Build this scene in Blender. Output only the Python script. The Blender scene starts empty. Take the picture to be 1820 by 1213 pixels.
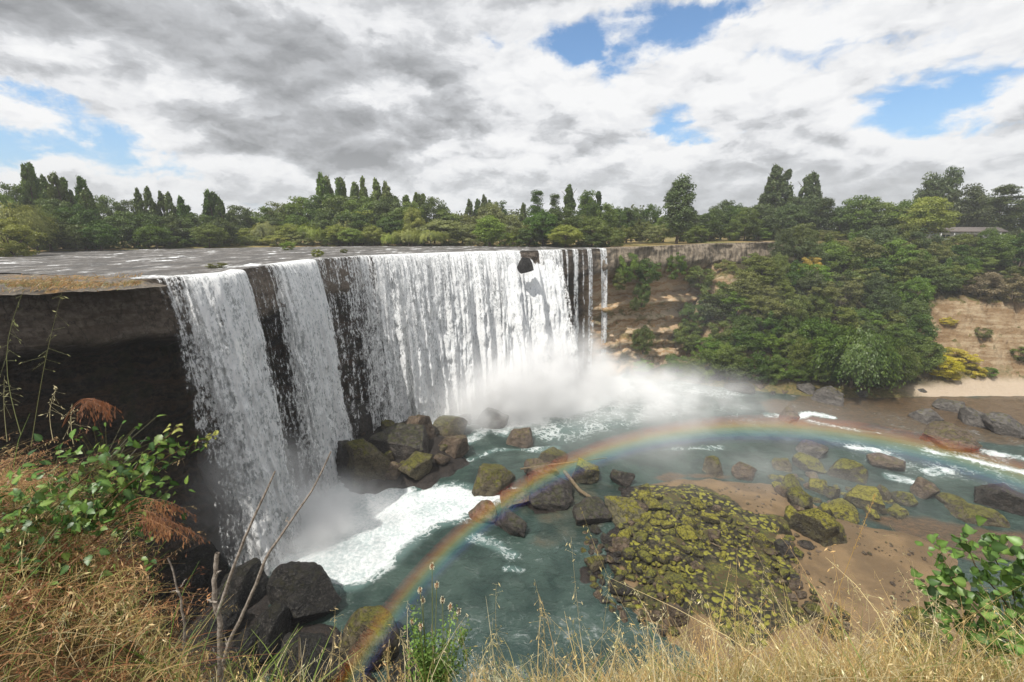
import bpy, bmesh, math
import numpy as np
from mathutils import Vector

S = bpy.context.scene
COL = S.collection
R = math.radians

# ------------------------------------------------------------------ camera
F, HZ, CAMZ = 800.0, 412.0, 4.0          # focal length (px of a 1820 px wide frame), horizon row, eye height over the lip
PITCH = math.atan((606.5 - HZ) / F)
cam = bpy.data.cameras.new('camera')
cam.sensor_width = 36.0
cam.lens = 36.0 * F / 1820.0
cam.clip_start = 0.05
cam.clip_end = 20000
camo = bpy.data.objects.new('camera', cam)
COL.objects.link(camo)
camo.location = (0, 0, CAMZ)
camo.rotation_euler = (math.pi / 2 - PITCH, 0, 0)
S.camera = camo

# ------------------------------------------------------------------ light
SUN_EL, SUN_AZ = R(61.0), R(46.6)         # the rainbow's axis gives the sun: behind the camera, to the left
SUN_DIR = Vector((-math.sin(SUN_AZ) * math.cos(SUN_EL), -math.cos(SUN_AZ) * math.cos(SUN_EL), math.sin(SUN_EL)))
sl = bpy.data.lights.new('sun', 'SUN')
sl.energy = 4.8
sl.angle = R(0.5)
sl.color = (1.0, 0.955, 0.88)
slo = bpy.data.objects.new('sun', sl)
COL.objects.link(slo)
slo.rotation_euler = SUN_DIR.to_track_quat('Z', 'Y').to_euler()
slo.location = (-40, -40, 80)
S.view_settings.view_transform = 'Standard'
S.view_settings.look = 'None'
S.view_settings.exposure = 0.0
S.view_settings.gamma = 1.0
S.cycles.max_bounces = 8
S.cycles.diffuse_bounces = 3
S.cycles.glossy_bounces = 2
S.cycles.transmission_bounces = 4
S.cycles.transparent_max_bounces = 24
S.cycles.volume_bounces = 4
S.cycles.caustics_reflective = False
S.cycles.caustics_refractive = False
S.cycles.sample_clamp_indirect = 6.0
S.cycles.use_adaptive_sampling = True
S.cycles.adaptive_threshold = 0.02
S.cycles.use_denoising = True


class NT:
    """short hand for building node trees"""
    def __init__(s, tree):
        s.t = tree
        s.n = tree.nodes
        s.n.clear()

    def new(s, typ, **kw):
        o = s.n.new(typ)
        for k, v in kw.items():
            setattr(o, k, v)
        return o

    def put(s, sock, v):
        if isinstance(v, bpy.types.NodeSocket):
            s.t.links.new(v, sock)
        elif v is not None:
            if sock.type == 'RGBA' and not isinstance(v, (int, float)) and len(v) == 3:
                v = (*v, 1)
            sock.default_value = v

    def math(s, op, a, b=None, clamp=False):
        o = s.new('ShaderNodeMath', operation=op, use_clamp=clamp)
        s.put(o.inputs[0], a)
        if b is not None:
            s.put(o.inputs[1], b)
        return o.outputs[0]

    def add(s, a, b): return s.math('ADD', a, b)
    def sub(s, a, b): return s.math('SUBTRACT', a, b)
    def mul(s, a, b): return s.math('MULTIPLY', a, b)

    def vmath(s, op, a, b=None, out=0):
        o = s.new('ShaderNodeVectorMath', operation=op)
        s.put(o.inputs[0], a)
        if b is not None:
            s.put(o.inputs[1], b)
        return o.outputs[out]

    def scale(s, v, k):
        o = s.new('ShaderNodeVectorMath', operation='SCALE')
        s.put(o.inputs[0], v)
        s.put(o.inputs[3], k)
        return o.outputs[0]

    def mix(s, f, a, b, blend='MIX'):
        o = s.new('ShaderNodeMix', data_type='RGBA', blend_type=blend)
        s.put(o.inputs[0], f)
        s.put(o.inputs[6], a)
        s.put(o.inputs[7], b)
        return o.outputs[2]

    def step(s, x, lo, hi, a=0.0, b=1.0):
        o = s.new('ShaderNodeMapRange', interpolation_type='SMOOTHSTEP', clamp=True)
        for i, v in enumerate((x, lo, hi, a, b)):
            s.put(o.inputs[i], v)
        return o.outputs[0]

    def noise(s, vec, scale, detail=4, rough=0.55, dist=0.0, out=0):
        o = s.new('ShaderNodeTexNoise')
        if vec is not None:
            s.put(o.inputs['Vector'], vec)
        s.put(o.inputs['Scale'], scale)
        s.put(o.inputs['Detail'], detail)
        s.put(o.inputs['Roughness'], rough)
        s.put(o.inputs['Distortion'], dist)
        return o.outputs[out]

    def ramp(s, f, stops, interp='LINEAR'):
        o = s.new('ShaderNodeValToRGB')
        o.color_ramp.interpolation = interp
        e = o.color_ramp.elements
        while len(e) < len(stops):
            e.new(0.5)
        for k, (p, c) in zip(e, stops):
            k.position = p
            k.color = (*c, 1) if len(c) == 3 else c
        s.put(o.inputs[0], f)
        return o.outputs[0]

    def sep(s, v):
        o = s.new('ShaderNodeSeparateXYZ')
        s.put(o.inputs[0], v)
        return o.outputs

    def comb(s, x=0.0, y=0.0, z=0.0):
        o = s.new('ShaderNodeCombineXYZ')
        for i, v in enumerate((x, y, z)):
            s.put(o.inputs[i], v)
        return o.outputs[0]

    def attr(s, name, out='Fac'):
        o = s.new('ShaderNodeAttribute', attribute_name=name)
        return o.outputs[out]

    def bump(s, h, strength=0.5, dist=0.1):
        o = s.new('ShaderNodeBump')
        s.put(o.inputs['Height'], h)
        s.put(o.inputs['Strength'], strength)
        s.put(o.inputs['Distance'], dist)
        return o.outputs[0]


# ------------------------------------------------------------------ sky
def build_world():
    w = bpy.data.worlds.new('World')
    S.world = w
    w.use_nodes = True
    n = NT(w.node_tree)
    sky = n.new('ShaderNodeTexSky', sky_type='NISHITA')
    sky.sun_disc = False
    sky.sun_elevation = SUN_EL
    sky.sun_rotation = math.atan2(SUN_DIR.x, SUN_DIR.y)
    sky.air_density = 1.0
    sky.dust_density = 0.6
    sky.ozone_density = 1.5
    tc = n.new('ShaderNodeTexCoord').outputs['Generated']
    d = n.vmath('NORMALIZE', tc)
    x, y, z = n.sep(d)
    zc = n.math('MAXIMUM', z, 0.0)
    k = n.mul(n.math('EXPONENT', n.mul(n.math('ARCSINE', zc), -2.1)), 3.3)
    hl = n.math('SQRT', n.math('MAXIMUM', n.sub(1.0, n.mul(z, z)), 0.0004))
    k = n.math('DIVIDE', k, hl)
    p = n.comb(n.mul(x, k), n.mul(y, k), 0.31)
    wv = n.scale(n.vmath('SUBTRACT', n.noise(p, 4.0, 5, 0.6, 0, 1), (0.5, 0.5, 0.5)), 0.22)
    pw = n.vmath('ADD', p, wv)

    def cover(vec):
        a = n.noise(vec, 1.25, 9, 0.56, 0.0)
        vo = n.new('ShaderNodeTexVoronoi', feature='SMOOTH_F1', normalize=True)
        n.put(vo.inputs['Vector'], vec)
        vo.inputs['Scale'].default_value = 3.2
        vo.inputs['Detail'].default_value = 3.0
        vo.inputs['Roughness'].default_value = 0.5
        vo.inputs['Smoothness'].default_value = 0.35
        return n.add(n.mul(a, 0.85), n.mul(n.sub(0.62, vo.outputs['Distance']), 0.46))
    # openings and thick places, each at its own direction in the sky
    w2 = n.sep(n.noise(n.scale(d, 1.0), 7.0, 6, 0.62, 0, 1))
    AZ = n.add(n.math('ARCTAN2', x, y), n.mul(n.sub(w2[0], 0.5), 0.34))
    EL = n.add(n.math('ARCSINE', z), n.mul(n.sub(w2[1], 0.5), 0.15))

    def blob(u, v, ru, rv, amt):
        c = ray(u, v)
        azc, elc = math.atan2(c[0], c[1]), math.asin(c[2])
        az, el = AZ, EL
        da = n.math('DIVIDE', n.sub(az, azc), ru / F)
        de = n.math('DIVIDE', n.sub(el, elc), rv / F)
        r2 = n.add(n.mul(da, da), n.mul(de, de))
        return n.mul(n.math('EXPONENT', n.mul(r2, -1.0)), amt)
    tot = None
    for b in SKY_BLOBS:
        o = blob(*b)
        tot = o if tot is None else n.add(tot, o)
    c0 = n.add(cover(pw), tot)
    c1 = n.add(cover(n.vmath('MULTIPLY', pw, (0.955, 0.955, 1.0))), tot)
    fine = n.noise(pw, 8.0, 7, 0.68)
    cov = n.step(n.add(c0, n.mul(n.sub(fine, 0.5), 0.10)), 0.405, 0.515)
    thick = n.step(c1, 0.50, 0.86)                   # how much cloud lies above: bottoms go grey
    edge = n.mul(n.sub(c1, c0), 4.4)
    calm = n.sub(1.0, n.mul(thick, 0.35))
    shade = n.add(n.add(n.add(n.mul(thick, 0.95), n.mul(edge, calm)), n.mul(n.mul(n.sub(fine, 0.5), 0.40), calm)), 0.10)
    shade = n.mul(shade, 0.80)
    ccol = n.ramp(shade, [(0.0, (9.5, 9.55, 9.6)), (0.28, (8.3, 8.4, 8.6)), (0.50, (6.1, 6.25, 6.5)), (1.0, (2.9, 3.0, 3.15))])
    lowhaze = n.step(z, 0.02, 0.18, 0.48, 0.0)
    ccol = n.mix(lowhaze, ccol, (7.2, 7.5, 7.8))
    skyc = n.mix(n.step(z, 0.0, 0.25, 0.6, 0.0), n.mix(1.0, sky.outputs[0], (1.25, 1.5, 1.65), 'MULTIPLY'), (3.6, 5.2, 7.6))
    col = n.mix(cov, skyc, ccol)
    bg = n.new('ShaderNodeBackground')
    n.put(bg.inputs[0], col)
    bg.inputs[1].default_value = 0.1
    out = n.new('ShaderNodeOutputWorld')
    n.t.links.new(bg.outputs[0], out.inputs[0])
    w.cycles.sampling_method = 'MANUAL'
    w.cycles.sample_map_resolution = 512


SKY_BLOBS = [  # u, v, half width, half height (px), strength (+ cloud, - blue)
    (1105, 80, 110, 40, -0.11), (1010, 90, 80, 22, -0.08), (1290, 195, 110, 24, -0.12), (1220, 238, 90, 14, -0.09), (930, 185, 60, 14, -0.07), (330, 235, 60, 16, -0.05), (1420, 110, 90, 22, -0.08), (160, 95, 40, 14, -0.07), (60, 255, 150, 22, -0.10), (640, 185, 60, 12, -0.08), (860, 60, 70, 14, -0.06), (1660, 190, 90, 14, -0.09), (1380, 235, 100, 12, -0.07), (1240, 60, 60, 30, -0.08), (30, 150, 60, 18, -0.08), (230, 300, 90, 16, -0.10), (700, 330, 200, 14, -0.05), (1450, 330, 160, 12, -0.06),
    (1590, 240, 120, 20, -0.10), (1560, 60, 150, 30, -0.06), (1760, 130, 90, 24, -0.06), (120, 270, 180, 34, -0.13),
    (15, 165, 70, 20, -0.10), (1200, 20, 160, 22, -0.08),
    (330, 45, 460, 60, 0.17), (380, 130, 300, 30, 0.05), (780, 245, 70, 28, 0.12), (800, 230, 230, 45, 0.10), (420, 240, 160, 35, 0.08), (1500, 320, 300, 50, 0.07), (640, 150, 200, 60, 0.03), (60, 60, 200, 80, 0.1),
    (130, 300, 45, 30, 0.16), (1000, 320, 300, 40, 0.12), (1750, 300, 150, 60, 0.08), (330, 310, 80, 30, 0.1)]


def ray(u, v):
    x, y = (u - 910.0) / F, (606.5 - v) / F
    a = np.array([x, math.cos(PITCH) + y * math.sin(PITCH), y * math.cos(PITCH) - math.sin(PITCH)])
    return a / np.linalg.norm(a)


def on_z(u, v, z):
    d = ray(u, v)
    return np.array([0, 0, CAMZ]) + d * ((z - CAMZ) / d[2])


def at_y(u, v, y):
    d = ray(u, v)
    return np.array([0, 0, CAMZ]) + d * (y / d[1])


def axis_depth(p):
    return p[1] * math.cos(PITCH) - (p[2] - CAMZ) * math.sin(PITCH)


build_world()

# ------------------------------------------------------------------ numeric noise
def _hash(ix, iy, iz, seed):
    h = (ix.astype(np.int64) * 374761393 + iy.astype(np.int64) * 668265263 + iz.astype(np.int64) * 2147483647 + seed * 974634777) & 0xFFFFFFFF
    h = ((h ^ (h >> 13)) * 1274126177) & 0xFFFFFFFF
    h = ((h ^ (h >> 16)) * 2246822519) & 0xFFFFFFFF
    return ((h ^ (h >> 15)) & 0xFFFFFF) / float(0xFFFFFF)


def vnoise(p, seed=0):
    p = np.asarray(p, float)
    i = np.floor(p)
    f = p - i
    f = f * f * f * (f * (f * 6 - 15) + 10)
    i = i.astype(np.int64)
    out = 0
    for dx in (0, 1):
        wx = f[..., 0] if dx else 1 - f[..., 0]
        for dy in (0, 1):
            wy = f[..., 1] if dy else 1 - f[..., 1]
            for dz in (0, 1):
                wz = f[..., 2] if dz else 1 - f[..., 2]
                out = out + wx * wy * wz * _hash(i[..., 0] + dx, i[..., 1] + dy, i[..., 2] + dz, seed)
    return out * 2 - 1


def fbm(p, octaves=4, seed=0, gain=0.5):
    p = np.asarray(p, float)
    a, t, o = 1.0, 0.0, 0.0
    for k in range(octaves):
        o = o + a * vnoise(p * 2 ** k + 13.7 * k, seed + k * 17)
        t += a
        a *= gain
    return o / t


def P3(x, y, z=0.0):
    x, y, z = np.broadcast_arrays(np.asarray(x, float), np.asarray(y, float), np.asarray(z, float))
    return np.stack([x, y, z], -1)


def sstep(x, a, b):
    t = np.clip((x - a) / (b - a), 0, 1)
    return t * t * (3 - 2 * t)


def bed_z(x, y):
    gx, gy, Z = BED
    i = int(np.clip(np.searchsorted(gx, x), 0, len(gx) - 1))
    j = int(np.clip(np.searchsorted(gy, y), 0, len(gy) - 1))
    return float(Z[i, j])


BED = None


def sdist(px, py, poly):
    """signed distance to a polygon, positive inside"""
    poly = np.asarray(poly, float)[:, :2]
    d = np.full(px.shape, 1e9)
    ins = np.zeros(px.shape, bool)
    for a, b in zip(poly, np.roll(poly, -1, 0)):
        e = b - a
        wx, wy = px - a[0], py - a[1]
        t = np.clip((wx * e[0] + wy * e[1]) / (e @ e), 0, 1)
        d = np.minimum(d, np.hypot(wx - e[0] * t, wy - e[1] * t))
        c = (a[1] > py) != (b[1] > py)
        with np.errstate(divide='ignore', invalid='ignore'):
            xi = a[0] + (py - a[1]) * e[0] / (e[1] if e[1] else 1e-9)
        ins ^= c & (px < xi)
    return np.where(ins, d, -d)


def linedist(px, py, line):
    line = np.asarray(line, float)[:, :2]
    d = np.full(px.shape, 1e9)
    for a, b in zip(line[:-1], line[1:]):
        e = b - a
        wx, wy = px - a[0], py - a[1]
        t = np.clip((wx * e[0] + wy * e[1]) / (e @ e), 0, 1)
        d = np.minimum(d, np.hypot(wx - e[0] * t, wy - e[1] * t))
    return d


# ------------------------------------------------------------------ mesh helpers
def mesh(name, V, Fc, mats=(), smooth=True, attrs=None):
    V = np.asarray(V, np.float32).reshape(-1, 3)
    Fc = np.asarray(Fc, np.int32)
    n, k = Fc.shape
    me = bpy.data.meshes.new(name)
    me.vertices.add(len(V))
    me.vertices.foreach_set('co', V.ravel())
    me.loops.add(n * k)
    me.loops.foreach_set('vertex_index', Fc.ravel())
    me.polygons.add(n)
    me.polygons.foreach_set('loop_start', np.arange(0, n * k, k, dtype=np.int32))
    me.update(calc_edges=True)
    if smooth:
        me.polygons.foreach_set('use_smooth', np.ones(n, bool))
    for m in (mats if isinstance(mats, (list, tuple)) else [mats]):
        me.materials.append(m)
    for nm, a in (attrs or {}).items():
        a = np.asarray(a, np.float32)
        if a.ndim == 1:
            me.attributes.new(nm, 'FLOAT', 'POINT').data.foreach_set('value', a)
        else:
            me.attributes.new(nm, 'FLOAT_VECTOR', 'POINT').data.foreach_set('vector', a.ravel())
    return me


def gridfaces(nu, nv, keep=None):
    i = np.arange(nu * nv).reshape(nu, nv)
    f = np.stack([i[:-1, :-1], i[1:, :-1], i[1:, 1:], i[:-1, 1:]], -1).reshape(-1, 4)
    return f if keep is None else f[keep.reshape(-1)]


def obj(name, me, parent=None, loc=None):
    o = bpy.data.objects.new(name, me)
    COL.objects.link(o)
    if parent is not None:
        o.parent = parent
    if loc is not None:
        o.location = loc
    return o


def tag(o, label, cat, group=None, kind=None):
    o['label'] = label
    o['category'] = cat
    if group:
        o['group'] = group
    if kind:
        o['kind'] = kind
    return o


def struct(o, kind='structure', label=None):
    o['kind'] = kind
    if label:
        o['label'] = label
    return o


def empty(name, loc, rz=0.0):
    o = bpy.data.objects.new(name, None)
    COL.objects.link(o)
    o.empty_display_size = 0.2
    o.location = loc
    o.rotation_euler = (0, 0, rz)
    return o


ORD = ('first second third fourth fifth sixth seventh eighth ninth tenth eleventh twelfth thirteenth fourteenth fifteenth sixteenth '
       'seventeenth eighteenth nineteenth twentieth').split()
TENS = {20: 'twenty', 30: 'thirty', 40: 'forty', 50: 'fifty', 60: 'sixty', 70: 'seventy'}


def ordinal(i):
    i += 1
    if i <= 20:
        return ORD[i - 1]
    t, r = divmod(i, 10)
    return TENS[t * 10] + '-' + ORD[r - 1] if r else TENS[t * 10].replace('y', 'ieth')


# ------------------------------------------------------------------ materials
def material(name):
    m = bpy.data.materials.new(name)
    m.use_nodes = True
    return m, NT(m.node_tree)


def finish(n, shader, disp=None, vol=None):
    o = n.new('ShaderNodeOutputMaterial')
    if shader is not None:
        n.t.links.new(shader, o.inputs[0])
    if vol is not None:
        n.t.links.new(vol, o.inputs[1])


def principled(n, col, rough=0.8, normal=None, spec=0.3, alpha=None):
    b = n.new('ShaderNodeBsdfPrincipled')
    n.put(b.inputs['Base Color'], col)
    n.put(b.inputs['Roughness'], rough)
    n.put(b.inputs['Specular IOR Level'], spec)
    if normal is not None:
        n.put(b.inputs['Normal'], normal)
    if alpha is not None:
        n.put(b.inputs['Alpha'], alpha)
    return b.outputs[0]


def geo(n, what='Position'):
    return n.new('ShaderNodeNewGeometry').outputs[what]


def leaf_material(name, dark, light, trans=0.3, vary=0.25):
    m, n = material(name)
    t = n.attr('tint')
    rnd = n.new('ShaderNodeObjectInfo').outputs['Random']
    big = n.noise(n.new('ShaderNodeTexCoord').outputs['Object'], 5.0, 2)
    f = n.add(n.mul(t, 0.6), n.mul(n.sub(big, 0.3), 0.8))
    c = n.mix(n.math('MULTIPLY', f, 1.0, True), dark, light)
    hsv = n.new('ShaderNodeHueSaturation')
    n.put(hsv.inputs['Hue'], n.add(0.5 - vary * 0.07, n.mul(rnd, vary * 0.14)))
    n.put(hsv.inputs['Saturation'], n.add(0.8, n.mul(rnd, 0.3)))
    n.put(hsv.inputs['Value'], n.add(1.3 - vary, n.mul(n.math('FRACT', n.mul(rnd, 7.31)), 2 * vary)))
    n.put(hsv.inputs['Color'], c)
    c = hsv.outputs[0]
    c = n.mix(1.0, c, (1.18, 1.14, 0.85), 'MULTIPLY')
    df = n.new('ShaderNodeBsdfDiffuse')
    n.put(df.inputs[0], c)
    tr = n.new('ShaderNodeBsdfTranslucent')
    n.put(tr.inputs[0], n.mix(1.0, c, (1.25, 1.2, 0.5), 'MULTIPLY'))
    gl = n.new('ShaderNodeBsdfGlossy')
    gl.inputs[1].default_value = 0.45
    gl.inputs[0].default_value = (0.5, 0.5, 0.45, 1)
    m1 = n.new('ShaderNodeMixShader')
    m1.inputs[0].default_value = trans
    n.t.links.new(df.outputs[0], m1.inputs[1])
    n.t.links.new(tr.outputs[0], m1.inputs[2])
    m2 = n.new('ShaderNodeMixShader')
    m2.inputs[0].default_value = 0.05
    n.t.links.new(m1.outputs[0], m2.inputs[1])
    n.t.links.new(gl.outputs[0], m2.inputs[2])
    finish(n, m2.outputs[0])
    return m


def rock_material(name, base, second, moss, moss_amt, rough=0.75, strata=0.0, spec=0.3):
    m, n = material(name)
    pos = geo(n)
    nz = n.sep(geo(n, 'Normal'))[2]
    a = n.noise(pos, 0.9, 7, 0.6)
    b = n.noise(pos, 5.0, 6, 0.65)
    c = n.mix(n.step(a, 0.35, 0.65), base, second)
    c = n.mix(n.mul(n.step(b, 0.45, 0.75), 0.55), c, n.mix(0.5, second, (0.32, 0.30, 0.26)))
    if strata:
        zz = n.add(n.sep(pos)[2], n.mul(a, 1.2))
        st = n.noise(n.comb(0.0, 0.0, zz), 1.6, 4, 0.7)
        c = n.mix(n.mul(n.step(st, 0.45, 0.62), strata), c, n.mix(0.4, base, (0.02, 0.018, 0.015)))
    mm = n.noise(pos, 1.7, 6, 0.65)
    mf = n.step(n.add(n.add(n.mul(nz, 0.40), n.add(mm, n.mul(n.sub(b, 0.5), 0.35))), moss_amt), 0.72, 0.84)
    c = n.mix(mf, c, n.mix(n.step(b, 0.4, 0.65), moss, tuple(x * 0.45 for x in moss)))
    crk = n.math('ABSOLUTE', n.sub(n.noise(n.vmath('MULTIPLY', pos, (1.0, 1.0, 1.8)), 0.8, 5, 0.6), 0.5))
    c = n.mix(n.step(crk, 0.022, 0.0), c, tuple(x * 0.35 for x in base))
    h = n.add(n.add(n.mul(n.noise(pos, 3.0, 8, 0.7), 1.0), n.mul(b, 0.5)), n.mul(n.step(crk, 0.0, 0.05), 0.35))
    finish(n, principled(n, c, rough, n.bump(h, 0.9, 0.3), spec))
    return m

# ------------------------------------------------------------------ the lie of the land
POOL = -31.0
LIP_PX = [(0, 512), (60, 509), (135, 505), (205, 501), (270, 497), (340, 492), (405, 487), (430, 479), (470, 473.5), (550, 463), (590, 460), (640, 456.5),
          (720, 453), (800, 450), (870, 448.3), (920, 447), (950, 446.2), (1000, 445), (1040, 443.8), (1075, 442.5)]
lip_pts = [(-12.0, 4.0, 0.3), (-30.0, 10.0, 0.3), (-42, 18, 0.3), (-41, 26, 0.1)] + [tuple(on_z(u, v, 0.0)) for u, v in LIP_PX]
n_fix = 4
for u, v, y in ((1100, 439.5, 113.5), (1180, 437, 118), (1268, 433, 124), (1362, 430.5, 129), (1430, 430, 134)):
    p = at_y(u, v, y)
    lip_pts.append(tuple(p))
lip_pts = np.array(lip_pts)
_seg = np.r_[0, np.cumsum(np.linalg.norm(np.diff(lip_pts[:, :2], axis=0), axis=1))]
LIP_L = _seg[-1]
_sd = np.linspace(0, LIP_L, 1600)
_raw = np.stack([np.interp(_sd, _seg, lip_pts[:, k]) for k in range(3)], 1)


def _smooth(a, w):
    k = np.hanning(w + 2)[1:-1]
    k /= k.sum()
    p = np.pad(a, ((w // 2, w // 2), (0, 0)), mode='edge')
    return np.stack([np.convolve(p[:, i], k, 'valid') for i in range(a.shape[1])], 1)


_lip = _smooth(_raw, 25)
_tan = np.gradient(_smooth(_raw, 161)[:, :2], axis=0)
_nrm = np.stack([_tan[:, 1], -_tan[:, 0]], 1)
_nrm /= np.linalg.norm(_nrm, axis=1, keepdims=True)


def lip(s):
    return np.stack([np.interp(s, _sd, _lip[:, k]) for k in range(3)], -1)


def lipn(s):
    a = np.stack([np.interp(s, _sd, _nrm[:, k]) for k in range(2)], -1)
    return a / np.linalg.norm(a, axis=-1, keepdims=True)


_lip_u = 910 + F * _lip[:, 0] / (_lip[:, 1] * math.cos(PITCH) - (_lip[:, 2] - CAMZ) * math.sin(PITCH))
_i0 = int(np.argmin(np.abs(_sd - _seg[n_fix])))


def s_of_u(u):
    return float(np.interp(u, np.maximum.accumulate(_lip_u[_i0:]), _sd[_i0:]))


FOOT_PX = [(1085, 668), (1180, 674), (1250, 684), (1340, 694), (1440, 704), (1560, 707), (1640, 704), (1820, 703)]
_foot = np.array([on_z(u, v, POOL) for u, v in FOOT_PX])


def yfoot(x):
    return np.interp(x, np.r_[_foot[:, 0], 170, 300], np.r_[_foot[:, 1], _foot[-1, 1] - 4, _foot[-1, 1] - 12])


def hill_z(x, y):
    x, y = np.asarray(x, float), np.asarray(y, float)
    d = y - yfoot(x)
    wob = fbm(P3(x * 0.06, y * 0.06, 3.0), 4, 5)
    lump = fbm(P3(x * 0.22, y * 0.22, 1.0), 5, 9)
    d2 = d + wob * 5 * sstep(d, 4, 14)
    # wooded talus in front of the rock wall, open slope further right, bare earth face at the far right
    talus = np.interp(d2, [-20, 0, 3, 10, 22, 30, 45, 60], [-6, 0.1, 1.6, 8, 23.5, 27, 32, 32])
    slope = np.interp(d2, [-20, 0, 4, 12, 26, 42, 60], [-6, 0.1, 2, 9, 20, 32, 32.2])
    earth = np.interp(d2, [-20, 0, 5, 9, 13, 17, 30, 46, 60], [-6, 0.1, 1.3, 4.5, 11, 18, 25, 32, 32.2])
    a = sstep(x, 74, 86)
    z = talus * (1 - a) + slope * a
    b = sstep(x + wob * 4, 97, 104)
    gul = np.abs(fbm(P3(x * 0.28, y * 0.10, 6.0), 4, 15))
    earth = earth - (1 - sstep(gul, 0.0, 0.16)) * 2.0 * sstep(d, 5, 10) * (1 - sstep(d, 24, 32))
    z = z * (1 - b) + earth * b
    z = z * (0.06 + 0.94 * sstep(x + lump * 5, 40, 55))
    z = z + (lump * 1.1 + fbm(P3(x * 0.7, y * 0.7, 2.0), 4, 12) * 0.5 * (1 - sstep(x, 55, 62))) * sstep(d, 1, 8) * (1 - 0.8 * sstep(d, 40, 50))
    return POOL + np.minimum(z, 32.4)


def hill_hit(u, v):
    d = ray(u, v)
    t = np.arange(60, 260, 0.4)
    q = np.array([0, 0, CAMZ]) + d[None] * t[:, None]
    h = hill_z(q[:, 0], q[:, 1])
    ok = (q[:, 2] < h) & (q[:, 1] > yfoot(q[:, 0]))
    if not ok.any():
        return None
    return q[int(np.argmax(ok))]


M = {}


def mat_ground():
    m, n = material('meadow_soil')
    pos = geo(n)
    a = n.noise(pos, 0.12, 6, 0.6)
    b = n.noise(pos, 1.5, 6, 0.7)
    c = n.mix(n.step(a, 0.4, 0.6), (0.26, 0.19, 0.08), (0.12, 0.13, 0.045))
    c = n.mix(n.mul(n.step(b, 0.4, 0.7), 0.6), c, (0.32, 0.21, 0.09))
    finish(n, principled(n, c, 0.95, n.bump(b, 0.8, 0.3), 0.1))
    return m


def mat_upper_river():
    m, n = material('river_water')
    pos = geo(n)
    f = n.attr('flow', 'Vector')
    fx, fy, fz = n.sep(f)
    st = n.noise(n.comb(n.mul(fx, 0.12), n.mul(fy, 0.5), 0.0), 1.0, 7, 0.66, 0.6)
    sp = n.noise(n.vmath('MULTIPLY', pos, (1.1, 1.9, 1.0)), 1.0, 6, 0.7)
    foam = n.step(n.add(n.add(n.mul(n.sub(st, 0.5), 1.1), n.mul(n.sub(sp, 0.5), 1.5)), n.attr('foam')), 0.40, 0.66)
    rip = n.noise(n.vmath('MULTIPLY', pos, (0.8, 2.2, 1.0)), 0.9, 6, 0.65)
    c = n.mix(n.step(st, 0.3, 0.7), (0.065, 0.064, 0.062), (0.115, 0.102, 0.088))
    broad = n.noise(n.vmath('MULTIPLY', pos, (0.30, 0.16, 1.0)), 1.0, 7, 0.72)
    c = n.mix(n.mul(n.step(broad, 0.47, 0.62), 0.85), c, (0.27, 0.255, 0.24))  # pale patches paint the sparkle of ripples into the water colour
    c = n.mix(n.mul(n.step(rip, 0.52, 0.72), 0.5), c, (0.24, 0.24, 0.24))
    foam = n.math('MAXIMUM', foam, n.mul(n.step(broad, 0.58, 0.66), 0.9))  # white flecks, foam and painted sparkle together
    c = n.mix(foam, c, (0.82, 0.84, 0.85))
    nrm = n.bump(n.add(rip, n.mul(sp, 0.5)), 0.9, 0.35)
    finish(n, principled(n, c, n.add(0.55, n.mul(foam, 0.3)), nrm, 0.18))
    return m


def mat_pool():
    m, n = material('pool_water')
    pos = geo(n)
    fa = n.attr('foam')
    sh = n.attr('shallow')
    wv = n.scale(n.vmath('SUBTRACT', n.noise(pos, 0.35, 3, 0.5, 0, 1), (0.5, 0.5, 0.5)), 2.5)
    pw = n.vmath('ADD', pos, wv)
    a = n.noise(pw, 0.28, 6, 0.62)
    b = n.noise(n.vmath('MULTIPLY', pw, (1.0, 1.5, 1.0)), 1.3, 7, 0.7)
    lace = n.math('ABSOLUTE', n.sub(n.noise(pw, 0.75, 5, 0.6), 0.5))
    x = n.add(n.add(fa, n.mul(n.sub(a, 0.5), 0.8)), n.mul(n.sub(b, 0.5), 0.9))
    foam = n.step(x, 0.50, 0.78)
    lf = n.mul(n.step(n.add(lace, n.mul(n.sub(a, 0.5), -0.35)), 0.045, 0.0), n.step(n.add(fa, n.mul(n.sub(b, 0.5), 0.5)), 0.10, 0.45))
    foam = n.math('MAXIMUM', foam, n.mul(lf, 0.75))
    deep = n.mix(n.step(a, 0.35, 0.65), (0.013, 0.030, 0.024), (0.042, 0.070, 0.057))
    brown = n.mix(n.step(b, 0.35, 0.65), (0.115, 0.070, 0.034), (0.062, 0.044, 0.027))
    c = n.mix(n.step(n.add(sh, n.mul(n.sub(a, 0.5), 0.5)), 0.30, 0.70), deep, brown)
    milky = n.step(fa, 0.05, 0.55)
    c = n.mix(n.mul(milky, 0.5), c, (0.16, 0.26, 0.24))
    fg = n.noise(pos, 2.6, 7, 0.75)
    c = n.mix(foam, c, n.mix(n.step(n.add(fg, n.mul(n.sub(a, 0.5), 0.4)), 0.34, 0.62), (0.42, 0.50, 0.50), (0.80, 0.82, 0.82)))
    rip = n.noise(n.vmath('MULTIPLY', pw, (1.0, 1.7, 1.0)), 0.85, 8, 0.66)
    nrm = n.bump(n.add(rip, n.mul(n.mul(foam, fg), 0.9)), 0.6, 0.5)
    finish(n, principled(n, c, n.add(0.16, n.mul(foam, 0.6)), nrm, 0.40))
    return m


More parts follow.
